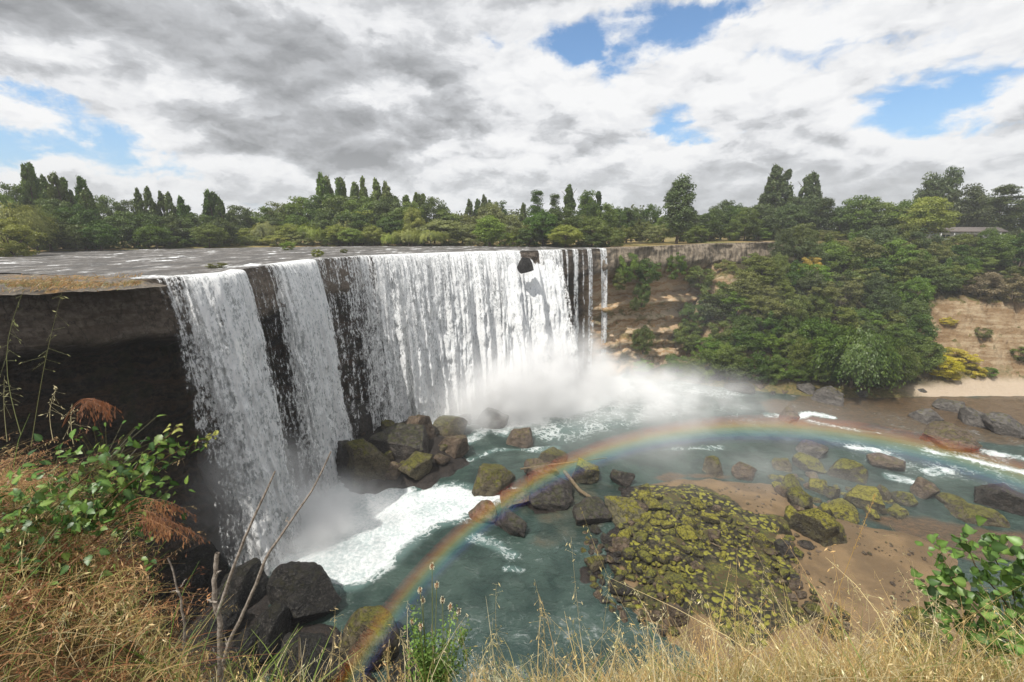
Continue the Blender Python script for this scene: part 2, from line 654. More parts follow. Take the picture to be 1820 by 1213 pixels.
def mat_bed():
    m, n = material('gorge_floor')
    pos = geo(n)
    a = n.noise(pos, 0.5, 7, 0.65)
    b = n.noise(pos, 4.0, 7, 0.7)
    sand = n.mix(n.step(a, 0.35, 0.7), (0.225, 0.150, 0.076), (0.165, 0.110, 0.056))
    sand = n.mix(n.mul(n.step(b, 0.5, 0.75), 0.4), sand, (0.27, 0.19, 0.105))
    mossc = n.mix(n.step(b, 0.4, 0.62), (0.135, 0.130, 0.022), (0.040, 0.040, 0.015))
    mossc = n.mix(n.step(a, 0.40, 0.53), mossc, n.mix(n.step(b, 0.45, 0.6), (0.075, 0.048, 0.022), (0.05, 0.065, 0.014)))
    # the moss flat is a carpet of small cobbles
    vo = n.new('ShaderNodeTexVoronoi', feature='F1')
    n.put(vo.inputs['Vector'], n.vmath('ADD', pos, n.scale(n.vmath('SUBTRACT', n.noise(pos, 1.5, 3, 0.5, 0, 1), (0.5, 0.5, 0.5)), 0.5)))
    vo.inputs['Scale'].default_value = 1.9
    cid = n.sep(vo.outputs['Color'])[0]
    gap = n.step(vo.outputs['Distance'], 0.62, 0.40)
    cob = n.mix(n.step(n.add(cid, n.mul(n.sub(b, 0.5), 0.8)), 0.18, 0.55), (0.062, 0.050, 0.028), (0.245, 0.232, 0.034))
    cob = n.mix(gap, (0.022, 0.020, 0.011), cob)
    cobm = n.step(n.noise(pos, 0.30, 4, 0.6), 0.40, 0.50)
    mossc = n.mix(cobm, mossc, cob)
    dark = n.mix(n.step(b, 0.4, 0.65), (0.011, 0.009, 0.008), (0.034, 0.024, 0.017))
    mo = n.step(n.add(n.attr('moss'), n.mul(n.sub(b, 0.5), 0.7)), 0.35, 0.65)
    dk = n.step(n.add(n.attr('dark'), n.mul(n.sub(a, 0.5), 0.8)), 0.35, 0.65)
    big = n.noise(pos, 0.16, 5, 0.6)
    sand = n.mix(n.mul(n.step(big, 0.46, 0.60), 0.75), sand, (0.120, 0.080, 0.042))
    grit = n.noise(pos, 9.0, 4, 0.7)
    sand = n.mix(n.mul(n.step(grit, 0.60, 0.68), 0.7), sand, (0.07, 0.05, 0.035))
    c = n.mix(mo, sand, mossc)
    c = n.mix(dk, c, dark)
    ro = n.step(n.attr('wet'), 0.2, 0.8, 0.75, 0.35)
    cb = n.mul(n.mul(n.math('SUBTRACT', 1.0, vo.outputs['Distance']), n.mul(mo, cobm)), 2.2)
    finish(n, principled(n, c, ro, n.bump(n.add(n.add(b, n.mul(a, 0.5)), cb), 0.7, 0.25), 0.35))
    return m


def mat_cliff():
    m, n = material('cliff_rock')
    pos = geo(n)
    h = n.attr('drop')                                   # metres under the lip
    wall = n.attr('wall')                                # 0 left wall .. 1 right wall
    a = n.noise(pos, 0.25, 7, 0.62)
    b = n.noise(pos, 2.2, 8, 0.68)
    vert = n.noise(n.vmath('MULTIPLY', pos, (1.6, 1.6, 0.16)), 1.0, 5, 0.6)
    hz = n.add(h, n.mul(n.sub(a, 0.5), 5.0))
    st = n.noise(n.comb(0.0, 0.0, n.add(hz, n.mul(b, 0.6))), 0.75, 5, 0.75)
    cap = n.mix(n.step(vert, 0.4, 0.65), (0.27, 0.222, 0.165), (0.11, 0.088, 0.064))
    body = n.ramp(st, [(0.30, (0.15, 0.11, 0.07)), (0.46, (0.38, 0.23, 0.11)), (0.54, (0.54, 0.43, 0.30)), (0.66, (0.27, 0.21, 0.13))])
    body = n.mix(n.mul(n.step(b, 0.45, 0.7), 0.45), body, (0.36, 0.28, 0.19))
    c = n.mix(n.step(hz, 5.0, 7.0), cap, body)
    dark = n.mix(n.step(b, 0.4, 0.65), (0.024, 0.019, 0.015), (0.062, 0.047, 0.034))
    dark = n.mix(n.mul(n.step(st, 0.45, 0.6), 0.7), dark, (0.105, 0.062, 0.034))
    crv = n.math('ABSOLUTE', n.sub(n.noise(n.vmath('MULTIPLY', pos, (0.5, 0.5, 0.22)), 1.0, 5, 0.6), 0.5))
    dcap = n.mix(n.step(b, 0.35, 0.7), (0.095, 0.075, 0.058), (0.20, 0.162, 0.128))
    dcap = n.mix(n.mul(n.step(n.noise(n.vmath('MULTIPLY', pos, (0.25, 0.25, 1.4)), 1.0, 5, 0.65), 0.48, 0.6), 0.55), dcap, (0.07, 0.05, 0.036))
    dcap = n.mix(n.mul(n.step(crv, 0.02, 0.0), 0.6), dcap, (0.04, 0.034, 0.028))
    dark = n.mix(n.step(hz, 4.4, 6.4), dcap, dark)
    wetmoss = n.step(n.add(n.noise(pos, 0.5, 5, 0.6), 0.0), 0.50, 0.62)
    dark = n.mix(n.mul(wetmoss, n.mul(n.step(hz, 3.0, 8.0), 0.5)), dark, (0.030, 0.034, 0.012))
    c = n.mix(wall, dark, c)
    mossy = n.mul(n.step(n.noise(pos, 0.35, 6, 0.65), 0.50, 0.60), wall)
    c = n.mix(n.mul(n.mul(mossy, 0.7), n.step(hz, 10.0, 16.0)), c, (0.10, 0.10, 0.03))
    hb = n.add(n.mul(n.noise(n.vmath('MULTIPLY', pos, (1.0, 1.0, 1.8)), 1.1, 8, 0.7), 1.0), n.mul(b, 0.4))
    finish(n, principled(n, c, 0.8, n.bump(hb, 0.8, 0.5), 0.25))
    return m


def mat_hill():
    m, n = material('hill_soil')
    pos = geo(n)
    nz = n.sep(geo(n, 'True Normal'))[2]
    a = n.noise(pos, 0.3, 7, 0.65)
    b = n.noise(pos, 1.6, 7, 0.7)
    st = n.noise(n.vmath('MULTIPLY', pos, (0.15, 0.15, 1.3)), 1.0, 5, 0.7)
    earth = n.mix(n.step(n.add(n.mul(st, .5), n.mul(a, .5)), 0.42, 0.60), (0.23, 0.15, 0.08), (0.40, 0.31, 0.20))
    earth = n.mix(n.mul(n.step(b, 0.5, 0.72), 0.7), earth, (0.17, 0.10, 0.055))
    grass = n.mix(n.step(b, 0.4, 0.65), (0.085, 0.085, 0.03), (0.20, 0.145, 0.06))
    c = n.mix(n.step(n.add(nz, n.mul(n.sub(a, 0.5), 0.7)), 0.62, 0.86), earth, grass)
    beach = n.mix(b, (0.42, 0.33, 0.24), (0.52, 0.43, 0.33))
    c = n.mix(n.mul(n.attr('beach'), n.step(n.add(n.sep(pos)[2], n.mul(a, 1.5)), POOL + 3.4, POOL + 2.0)), c, beach)
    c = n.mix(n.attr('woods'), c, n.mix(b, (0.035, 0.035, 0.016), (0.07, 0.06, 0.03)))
    finish(n, principled(n, c, 0.95, n.bump(n.add(b, a), 0.9, 0.5), 0.1))
    return m


def build_land():
    # cliffs ------------------------------------------------------------
    ns, nh = 620, 110
    s = np.linspace(0, LIP_L, ns)
    h = np.r_[np.linspace(0, 1, 10)[:-1] ** 2 * 0.8, np.linspace(0.8, 33.0, nh - 9)]
    SS, HH = np.meshgrid(s, h, indexing='ij')
    L, Nn = lip(SS), lipn(SS)
    s2, s_main, s_right = s_of_u(440), s_of_u(600), s_of_u(1040)
    left = 1 - sstep(SS, s2 - 4, s2 + 10)
    right = sstep(SS, s_right, s_right + 7)
    wob = fbm(P3(L[..., 0] * 0.12, L[..., 1] * 0.12, HH * 0.05), 4, 2)
    capd = 5.6 + wob * 1.8
    over = sstep(HH, capd - 0.5, capd + 1.6)
    off = 0.25 * np.sqrt(np.minimum(HH, 1)) - left * (over * 6.0 + 1.2 * sstep(HH, 12, 20) - 5.0 * sstep(HH, 22, 33))
    off = off - (1 - left) * (1 - right) * (over * 2.2 - 2.5 * sstep(HH, 24, 33))
    led = fbm(P3(0, 0, HH * 0.42 + wob * 0.8), 3, 8)
    off = off + right * (-over * 2.0 + sstep(HH, 13.0 + wob * 2, 14.2 + wob * 2) * 2.6 + sstep(HH, 21 + wob, 22 + wob) * 1.6 + sstep(HH, 26, 31) * 2.5)
    off = off + led * (0.5 + 0.5 * right) + right * 1.0 * np.clip(np.sin(HH * 1.9 + wob * 5 + led * 2) * 2.5, -1, 1) * sstep(HH, 6.5, 8) * 0.55
    X = P3(L[..., 0], L[..., 1], HH)
    blk = np.floor(SS / 3.2 + fbm(P3(SS * 0.1, HH * 0.1), 2, 4))
    off = off + fbm(X * 0.22, 4, 21) * 1.1 * sstep(HH, 0.2, 3) + fbm(X * 0.9, 4, 22) * 0.4 * sstep(HH, 0, 1)
    off = off + (_hash(blk.astype(int), blk.astype(int) * 0, blk.astype(int) * 0, 3) - 0.5) * 1.3 * right * (1 - over) * sstep(HH, 0.3, 1.2)
    V = np.concatenate([L[..., :2] + Nn * off[..., None], (L[..., 2] - HH + 0 * off)[..., None]], -1)
    V[..., 2] += fbm(X * 0.5, 3, 31) * 0.25 * sstep(HH, 0.5, 2)
    # a lap that runs back under the plateau
    back = []
    for d, dz in ((6.0, -0.35), (3.0, -0.12), (1.0, -0.03)):
        bb = V[:, 0].copy()
        bb[:, :2] -= lipn(s) * d
        bb[:, 2] += dz
        back.append(bb)
    V = np.concatenate([np.stack(back, 1), V], 1)
    HH3 = np.concatenate([np.zeros((ns, 3)), HH], 1)
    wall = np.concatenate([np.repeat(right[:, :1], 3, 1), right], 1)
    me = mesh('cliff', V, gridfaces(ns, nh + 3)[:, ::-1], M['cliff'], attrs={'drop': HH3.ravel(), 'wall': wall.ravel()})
    struct(obj('cliff', me))

    # plateau, one sheet out to the horizon --------------------------------
    gx = np.r_[-6000, -3000, -1500, -800, -500, -350, np.arange(-260, 300, 4), 350, 500, 800, 1500, 3000, 6000]
    gy = np.r_[-3000, -1000, -300, np.arange(-60, 260, 4), 300, 400, 600, 1000, 2000, 4000, 8000]
    GX, GY = np.meshgrid(gx, gy, indexing='ij')
    hole = np.vstack([lip_pts[2:-1, :2], [[76, 150], [84, 168], [300, 168], [300, -20], [60, -20], [14, -12], [-14, -12], [-30, 8]]])
    shrunk = sdist(GX, GY, hole)
    cxm, cym = (GX[:-1, :-1] + GX[1:, 1:]) / 2, (GY[:-1, :-1] + GY[1:, 1:]) / 2
    keep = sdist(cxm, cym, hole) < -1.5
    riv = sdist(GX, GY, RIVER)
    Z = -0.9 + 1.15 * sstep(-riv, 0, 5) + fbm(P3(GX * 0.05, GY * 0.05), 3, 4) * 0.12 + 0.9 * sstep(GX, 40, 75) * sstep(GY, 60, 110)
    struct(obj('ground', mesh('ground', P3(GX, GY, Z), gridfaces(len(gx), len(gy), keep), M['ground'])))

    # right bank hill -----------------------------------------------------------
    gx = np.r_[np.arange(30, 150, 0.8), np.arange(150, 304, 4)]
    gy = np.r_[np.arange(80, 172, 0.8), [176, 184]]
    GX, GY = np.meshgrid(gx, gy, indexing='ij')
    Z = hill_z(GX, GY)
    Z = np.where((GX < 80) & (GY > 138 + 0 * GX), np.minimum(Z, -2), Z)
    d = GY - yfoot(GX)
    beach = sstep(GX, 84, 92)
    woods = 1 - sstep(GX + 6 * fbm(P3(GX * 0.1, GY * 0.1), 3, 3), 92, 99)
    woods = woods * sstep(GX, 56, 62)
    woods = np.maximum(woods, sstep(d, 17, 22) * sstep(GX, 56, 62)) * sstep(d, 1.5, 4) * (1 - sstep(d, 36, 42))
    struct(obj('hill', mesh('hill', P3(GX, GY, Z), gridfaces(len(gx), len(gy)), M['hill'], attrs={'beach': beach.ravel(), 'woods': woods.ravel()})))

    # upper river -----------------------------------------------------------------
    ns, nt = 420, 150
    sa, sb = s_of_u(268), s_of_u(1078)
    s = np.linspace(sa, sb, ns)
    f = np.linspace(0, 1, ns)
    A = lip(s)
    sh = np.array(SHORE)
    fs = np.r_[0, np.cumsum(np.linalg.norm(np.diff(sh, axis=0), axis=1))]
    fs /= fs[-1]
    g = np.interp(f, [0, 0.25, 0.55, 1.0], [0, 0.28, 0.72, 1.0])
    B = np.stack([np.interp(g, fs, sh[:, k]) for k in range(2)], 1)
    t = np.linspace(0, 1, nt) ** 1.5
    X = A[:, None, 0] * (1 - t) + B[:, None, 0] * t
    Y = A[:, None, 1] * (1 - t) + B[:, None, 1] * t
    dist = np.hypot(X - A[:, None, 0], Y - A[:, None, 1])
    ss = np.repeat(s[:, None], nt, 1)
    rough = fbm(P3(X * 0.5, Y * 1.1), 5, 40)
    bars = fbm(P3(ss * 0.05, dist * 0.28, 2.0), 4, 41)
    Z = 0.02 + 0.10 * rough * sstep(dist, 0.5, 3) + 0.12 * np.maximum(bars, 0) * sstep(dist, 1.5, 5) - 0.35 * sstep(t, 0.96, 1.0)[None]
    foam = 0.42 * np.clip(1 - np.abs(dist - 2.0) / 2.6, 0, 1) * (0.5 + fbm(P3(ss * 0.3, dist * 0), 3, 6)) * 1.2
    foam = foam + 0.30 * sstep(bars, 0.12, 0.45)
    for (pl, w, k) in RIFFLES:
        q = np.array([on_z(u, v, 0) for u, v in pl])
        wx = fbm(P3(X * 0.10, Y * 0.10, 7), 4, 44)
        foam = foam + k * np.clip(0.75 + 1.6 * fbm(P3(X * 0.16, Y * 0.16, 3), 3, 45), 0, 1.3) * np.exp(-(linedist(X + wx * 6, Y + wx * 7, q) / (w * 1.3)) ** 2)
    me = mesh('upper_river', P3(X, Y, Z), gridfaces(ns, nt)[:, ::-1], M['upper_river'],
              attrs={'foam': foam.ravel(), 'flow': P3(ss, dist, 0).reshape(-1, 3)})
    struct(obj('upper_river', me))

    # rock shelf left of the fall
    gx, gy = np.arange(-75, -24, 0.35), np.arange(20, 56, 0.35)
    GX, GY = np.meshgrid(gx, gy, indexing='ij')
    poly = [tuple(on_z(u, v, 0.15))[:2] for u, v in ((272, 498), (180, 503), (60, 509), (-80, 515))] + [(-75, 22), (-75, 30)] + \
           [tuple(on_z(u, v, 0.15))[:2] for u, v in ((-60, 488), (90, 489), (180, 491), (240, 494))]
    sd = sdist(GX, GY, poly) + fbm(P3(GX * 0.5, GY * 0.5), 4, 3) * 0.7
    Z = -0.35 + 0.62 * sstep(sd, -0.5, 0.9) + fbm(P3(GX * 0.8, GY * 0.8), 4, 7) * 0.10
    keep = (sd[:-1, :-1] > -0.8)
    me = mesh('rock_shelf', P3(GX, GY, Z), gridfaces(len(gx), len(gy), keep), M['shelf'])
    struct(obj('rock_shelf', me))

    # gorge floor: river bed, sand bank, moss flat ------------------------------
    gx, gy = np.arange(-48, 150, 0.4), np.arange(6, 128, 0.4)
    GX, GY = np.meshgrid(gx, gy, indexing='ij')
    w1 = fbm(P3(GX * 0.25, GY * 0.25), 4, 51)
    sand = sdist(GX, GY, SAND) + w1 * 1.2
    moss = sdist(GX, GY, MOSS) + w1 * 4.5
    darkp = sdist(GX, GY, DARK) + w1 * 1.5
    ridge = np.maximum(fbm(P3(GX * 0.10 + GY * 0.06, GY * 0.13, 1), 4, 52), -0.3)
    Z = POOL - 1.6 + 1.75 * sstep(sand, -3.0, 1.5) + 0.5 * sstep(sand, 1, 7) + 0.35 * ridge * sstep(sand, 0, 3)
    Z = Z + 0.22 * sstep(moss, -0.5, 2.5) + fbm(P3(GX * 0.9, GY * 0.9), 4, 53) * (0.05 + 0.22 * sstep(moss, -1, 1))
    Z = np.maximum(Z, POOL - 1.6 + 1.45 * sstep(darkp, -2, 1.5) + 0.5 * w1 * sstep(darkp, -2, 1))
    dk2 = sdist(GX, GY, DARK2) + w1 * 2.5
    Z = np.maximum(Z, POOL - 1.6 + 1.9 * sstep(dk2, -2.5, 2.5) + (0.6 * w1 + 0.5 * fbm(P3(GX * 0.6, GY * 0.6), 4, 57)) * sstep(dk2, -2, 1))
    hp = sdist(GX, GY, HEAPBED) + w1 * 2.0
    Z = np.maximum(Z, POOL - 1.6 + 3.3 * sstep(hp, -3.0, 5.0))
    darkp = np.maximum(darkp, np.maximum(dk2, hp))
    global BED
    BED = (gx, gy, np.maximum(Z, POOL - 0.25))
    struct(obj('riverbed', mesh('riverbed', P3(GX, GY, Z), gridfaces(len(gx), len(gy)), M['bed'],
           attrs={'moss': sstep(moss, -1, 1).ravel(), 'dark': sstep(darkp, -1.5, 1).ravel(), 'wet': (1 - sstep(Z, POOL, POOL + 0.5)).ravel()})))

    # pool -------------------------------------------------------------------
    gx, gy = np.r_[np.arange(-46, 150, 0.4), np.arange(150, 300, 6)], np.r_[np.arange(8, 130, 0.4)]
    GX, GY = np.meshgrid(gx, gy, indexing='ij')
    w = fbm(P3(GX * 0.18, GY * 0.18), 4, 60)
    foam = 0.08 + 0.16 * np.maximum(fbm(P3(GX * 0.07, GY * 0.07, 4), 3, 63), 0)
    for poly, soft, k in FOAM_POLY:
        q = np.array([on_z(u, v, POOL) for u, v in poly])
        foam = np.maximum(foam, k * sstep(sdist(GX, GY, q) + w * soft * 0.6, -soft, soft * 0.8))
    for pl, wd, k in FOAM_LINE:
        q = np.array([on_z(u, v, POOL) for u, v in pl])
        foam = np.maximum(foam, k * np.exp(-((linedist(GX, GY, q) + w * 1.2) / wd) ** 2))
    shal = np.zeros(GX.shape)
    for poly, soft, k in SHALLOW:
        q = np.array([on_z(u, v, POOL) for u, v in poly])
        shal = np.maximum(shal, k * sstep(sdist(GX, GY, q) + w * 3, -soft, soft))
    Z = POOL + 0.10 * fbm(P3(GX * 0.55, GY * 0.8), 4, 61) + foam * 0.5 * np.maximum(fbm(P3(GX * 0.5, GY * 0.5), 5, 62), -0.2)
    struct(obj('pool_water', mesh('pool_water', P3(GX, GY, Z), gridfaces(len(gx), len(gy)), M['pool'],
           attrs={'foam': foam.ravel(), 'shallow': shal.ravel()})))


def zp(px, z=POOL):
    return np.array([on_z(u, v, z) for u, v in px])


SHORE = [(-60, 48), (-110, 62), (-112, 88), (-90, 102), (-68, 120), (-43, 131), (-20, 131), (0, 130), (12, 126), (20, 119), (23.5, 114.5)]
RIVER = np.vstack([[on_z(u, v, 0)[:2] for u, v in LIP_PX[4:]], SHORE[::-1]])
RIFFLES = [([(0, 479), (60, 474), (150, 470)], 1.5, 0.55), ([(130, 485), (230, 483), (330, 478), (420, 470)], 1.3, 0.5), ([(200, 468), (330, 458), (430, 452), (520, 448)], 1.0, 0.55),
           ([(440, 474), (500, 466), (560, 462)], 1.2, 0.4), ([(640, 446), (760, 443), (900, 441)], 1.6, 0.35), ([(0, 470), (100, 466)], 1.5, 0.25),
           ([(840, 447), (900, 445), (960, 443)], 1.0, 0.5), ([(620, 440), (700, 441), (820, 439)], 2.0, 0.3)]
SAND = zp([(1105, 868), (1180, 852), (1260, 846), (1330, 856), (1395, 862), (1440, 888), (1475, 918), (1560, 930), (1640, 955), (1700, 985), (1745, 1040), (1790, 1213),
           (1250, 1213), (1120, 1095), (1070, 1040), (1075, 960), (1085, 905)])
MOSS = zp([(1090, 890), (1160, 872), (1240, 886), (1300, 906), (1340, 930), (1390, 950), (1405, 985), (1370, 1010), (1400, 1060), (1510, 1110), (1480, 1150), (1250, 1110), (1120, 1070), (1085, 1000)])
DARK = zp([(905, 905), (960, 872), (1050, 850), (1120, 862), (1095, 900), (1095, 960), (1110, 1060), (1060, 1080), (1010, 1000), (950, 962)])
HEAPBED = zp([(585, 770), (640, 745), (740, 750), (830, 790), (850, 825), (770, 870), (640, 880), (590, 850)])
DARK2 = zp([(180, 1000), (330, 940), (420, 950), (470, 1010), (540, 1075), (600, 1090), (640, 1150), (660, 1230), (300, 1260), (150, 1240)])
FOAM_POLY = [
    ([(360, 985), (430, 900), (600, 850), (700, 870), (800, 866), (905, 878), (850, 902), (770, 935), (720, 985), (640, 1040), (600, 1045), (530, 1010), (470, 1010)], 2.2, 1.0),
    ([(590, 745), (740, 765), (850, 745), (905, 765), (1000, 742), (1090, 715), (1130, 690), (1090, 655), (940, 650), (600, 690)], 4.0, 1.0),
    ([(850, 745), (1000, 790), (1150, 745), (1300, 700), (1200, 675), (1080, 690)], 6.0, 0.42),
    ([(1480, 780), (1820, 800), (1820, 875), (1560, 850)], 4.0, 0.22),
    ([(1180, 700), (1320, 720), (1330, 690), (1200, 680)], 3.0, 0.25)]
FOAM_LINE = [
    ([(1640, 800), (1700, 812), (1760, 826), (1830, 845)], 1.1, 0.85), ([(1510, 795), (1550, 800), (1590, 815)], 0.9, 0.8), ([(1415, 742), (1440, 735), (1475, 742)], 0.8, 0.9),
    ([(1370, 738), (1395, 742)], 0.8, 0.7), ([(1590, 850), (1625, 858)], 0.8, 0.75), ([(1655, 840), (1675, 835)], 0.7, 0.7), ([(820, 790), (870, 760), (900, 770)], 1.3, 0.7),
    ([(830, 820), (880, 800), (950, 800), (990, 795)], 0.8, 0.55), ([(845, 955), (880, 968), (910, 985)], 0.7, 0.62), ([(900, 1010), (925, 1015)], 0.4, 0.55),
    ([(1080, 710), (1180, 700), (1250, 695)], 1.2, 0.45), ([(1440, 750), (1520, 765), (1560, 770)], 0.7, 0.55), ([(1700, 795), (1820, 815)], 0.9, 0.6), ([(1180, 800), (1280, 795)], 1.0, 0.42),
    ([(930, 880), (960, 866), (1000, 850)], 0.6, 0.5)]
SHALLOW = [
    ([(1340, 715), (1440, 702), (1640, 706), (1830, 700), (1900, 800), (1820, 790), (1680, 775), (1560, 755), (1420, 760), (1360, 745)], 3.0, 1.0),
    ([(900, 905), (960, 868), (1060, 850), (1130, 860), (1090, 900), (1080, 970), (960, 965)], 1.5, 0.42),
    ([(1480, 905), (1600, 918), (1750, 935), (1830, 950), (1830, 1010), (1700, 985), (1560, 935)], 1.5, 0.75),
    ([(1120, 852), (1200, 835), (1300, 840), (1350, 850), (1250, 858)], 1.0, 0.8)]


# ------------------------------------------------------------------ falling water
def mat_fall():
    m, n = material('falling_water')
    f = n.attr('flow', 'Vector')
    fx, fy, fz = n.sep(f)
    dens = n.attr('dens')
    pos = geo(n)
    clump = n.noise(n.vmath('MULTIPLY', pos, (1.25, 1.25, 0.72)), 1.0, 6, 0.66, 0.4)
    fx = n.add(fx, n.mul(n.sub(clump, 0.5), n.step(fy, 0.5, 16.0, 0.1, 1.0)))
    streak = n.noise(n.comb(n.mul(fx, 2.6), n.mul(fy, 0.13), fz), 1.0, 5, 0.62, 0.35)
    wide = n.noise(n.comb(n.mul(fx, 0.75), n.mul(fy, 0.055), n.add(fz, 3.0)), 1.0, 3, 0.55, 0.3)
    speck = n.noise(n.vmath('MULTIPLY', pos, (4.2, 4.2, 2.1)), 1.0, 6, 0.75)
    cl = n.sub(clump, 0.5)
    low = n.step(fy, 0.0, 14.0)
    x = n.add(dens, n.add(n.mul(n.sub(streak, 0.5), n.sub(1.15, n.mul(low, 0.5))), n.add(n.mul(n.sub(speck, 0.5), 1.3), n.add(n.mul(n.sub(wide, 0.5), 0.5), n.mul(cl, n.add(0.3, n.mul(low, 0.9)))))))
    alpha = n.step(x, 0.28, 0.62)
    c = n.mix(n.step(n.add(n.add(n.mul(streak, 0.6), n.mul(clump, 0.4)), n.mul(n.sub(speck, 0.5), 1.2)), 0.28, 0.62), (0.66, 0.70, 0.72), (0.96, 0.965, 0.965))
    df = n.new('ShaderNodeBsdfDiffuse')
    n.put(df.inputs[0], c)
    # airy water scatters light from all round, so its shading leans towards the open sky
    nb = n.bump(n.add(n.add(n.mul(speck, 1.0), n.mul(clump, 1.4)), n.mul(streak, 0.7)), 0.6, 0.4)
    n.put(df.inputs['Normal'], n.vmath('NORMALIZE', n.vmath('ADD', nb, (0.0, 0.0, 0.92))))
    tl = n.new('ShaderNodeBsdfTranslucent')
    n.put(tl.inputs[0], c)
    gl = n.new('ShaderNodeBsdfGlossy')
    gl.inputs[1].default_value = 0.35
    mx = n.new('ShaderNodeMixShader')
    mx.inputs[0].default_value = 0.30
    n.t.links.new(df.outputs[0], mx.inputs[1])
    n.t.links.new(tl.outputs[0], mx.inputs[2])
    m3 = n.new('ShaderNodeMixShader')
    m3.inputs[0].default_value = 0.06
    n.t.links.new(mx.outputs[0], m3.inputs[1])
    n.t.links.new(gl.outputs[0], m3.inputs[2])
    tp = n.new('ShaderNodeBsdfTransparent')
    m2 = n.new('ShaderNodeMixShader')
    n.put(m2.inputs[0], alpha)
    n.t.links.new(tp.outputs[0], m2.inputs[1])
    n.t.links.new(m3.outputs[0], m2.inputs[2])
    finish(n, m2.outputs[0])
    return m


def sheet(s0, s1, seed, dens, v0=1.2, lay=0.0, amp=1.0, ds=0.13, dh=0.16, drop0=0.0, spread=0.0, hmax=31.6):
    """one curtain of falling water between s0 and s1 along the lip; returns V, F, attributes"""
    ns = max(6, int((s1 - s0) / ds))
    s = np.linspace(s0, s1, ns)
    roll = np.linspace(-1.6, 0, 10)[:-1]
    hh = np.r_[roll, np.linspace(0, hmax, int(hmax / dh))]
    SS, HH = np.meshgrid(s, hh, indexing='ij')
    mid = (s0 + s1) / 2
    H = np.maximum(HH, 0)
    S2 = SS + (SS - mid) * spread * (H / 31)
    L, Nn = lip(SS), lipn(SS)
    v = v0 * (1 + 0.25 * fbm(P3(SS * 0.5, 0, seed), 3, seed))
    out = v * np.sqrt(2 * H / 9.8) + 0.15 + lay
    fold = fbm(P3(SS * 0.55, H * 0.025, seed * 1.7), 4, seed + 1)
    fine = fbm(P3(SS * 2.1, H * 0.10 - 0.0, seed * 3.1), 4, seed + 2)
    puff = fbm(P3(SS * 0.9, H * 0.42 + np.abs(fine) * 0.8, seed * 0.3), 5, seed + 3)
    g = np.sqrt(H / 31.0)
    puff2 = fbm(P3(SS * 1.9, H * 0.85 + fine, seed * 0.7), 4, seed + 6)
    out = out + amp * (fold * 1.1 * g + fine * 0.40 * (0.15 + g) + puff * 0.5 * g + puff2 * 0.18 * g)
    out = np.where(HH < 0, HH * 1.0 + out[:, 9:10], out)
    z = L[..., 2] - H + 0.10 - 0.16 * sstep(HH, -1.6, 0.0) * 0 - drop0
    z = z - np.where(HH < 0, 0, 0) + 0.05 * np.sin(np.clip((HH + 1.6) / 1.6, 0, 1) * math.pi) - 0.12 * (1 - sstep(HH, -1.6, -0.8))
    tang = np.stack([-Nn[..., 1], Nn[..., 0]], -1)
    lat = fbm(P3(SS * 0.8, H * 0.12, 5.0 + seed), 3, seed + 4) * 0.35 * g + (SS - mid) * spread * (H / 31)
    XY = L[..., :2] + Nn * out[..., None] + tang * lat[..., None]
    V = np.concatenate([XY, z[..., None]], -1)
    e = np.minimum(SS - s0, s1 - SS)
    D = dens(SS, H) - 0.6 * (1 - sstep(e + 0.35 * fine, 0.0, 0.5)) - 0.5 * (1 - sstep(HH, -1.6, -0.7))
    flow = P3(S2, H, seed * 2.0)
    return V.reshape(-1, 3), gridfaces(ns, len(hh))[:, ::-1], D.ravel(), flow.reshape(-1, 3)


def fall(name, label, layers, group=None, cat='waterfall'):
    VV, FF, DD, WW = [], [], [], []
    k = 0
    for l in layers:
        V, Fc, D, W = sheet(**l)
        VV.append(V)
        FF.append(Fc + k)
        DD.append(D)
        WW.append(W)
        k += len(V)
    me = mesh(name, np.vstack(VV), np.vstack(FF), M['fall'], attrs={'dens': np.concatenate(DD), 'flow': np.vstack(WW)})
    return tag(obj(name, me), label, cat, group)


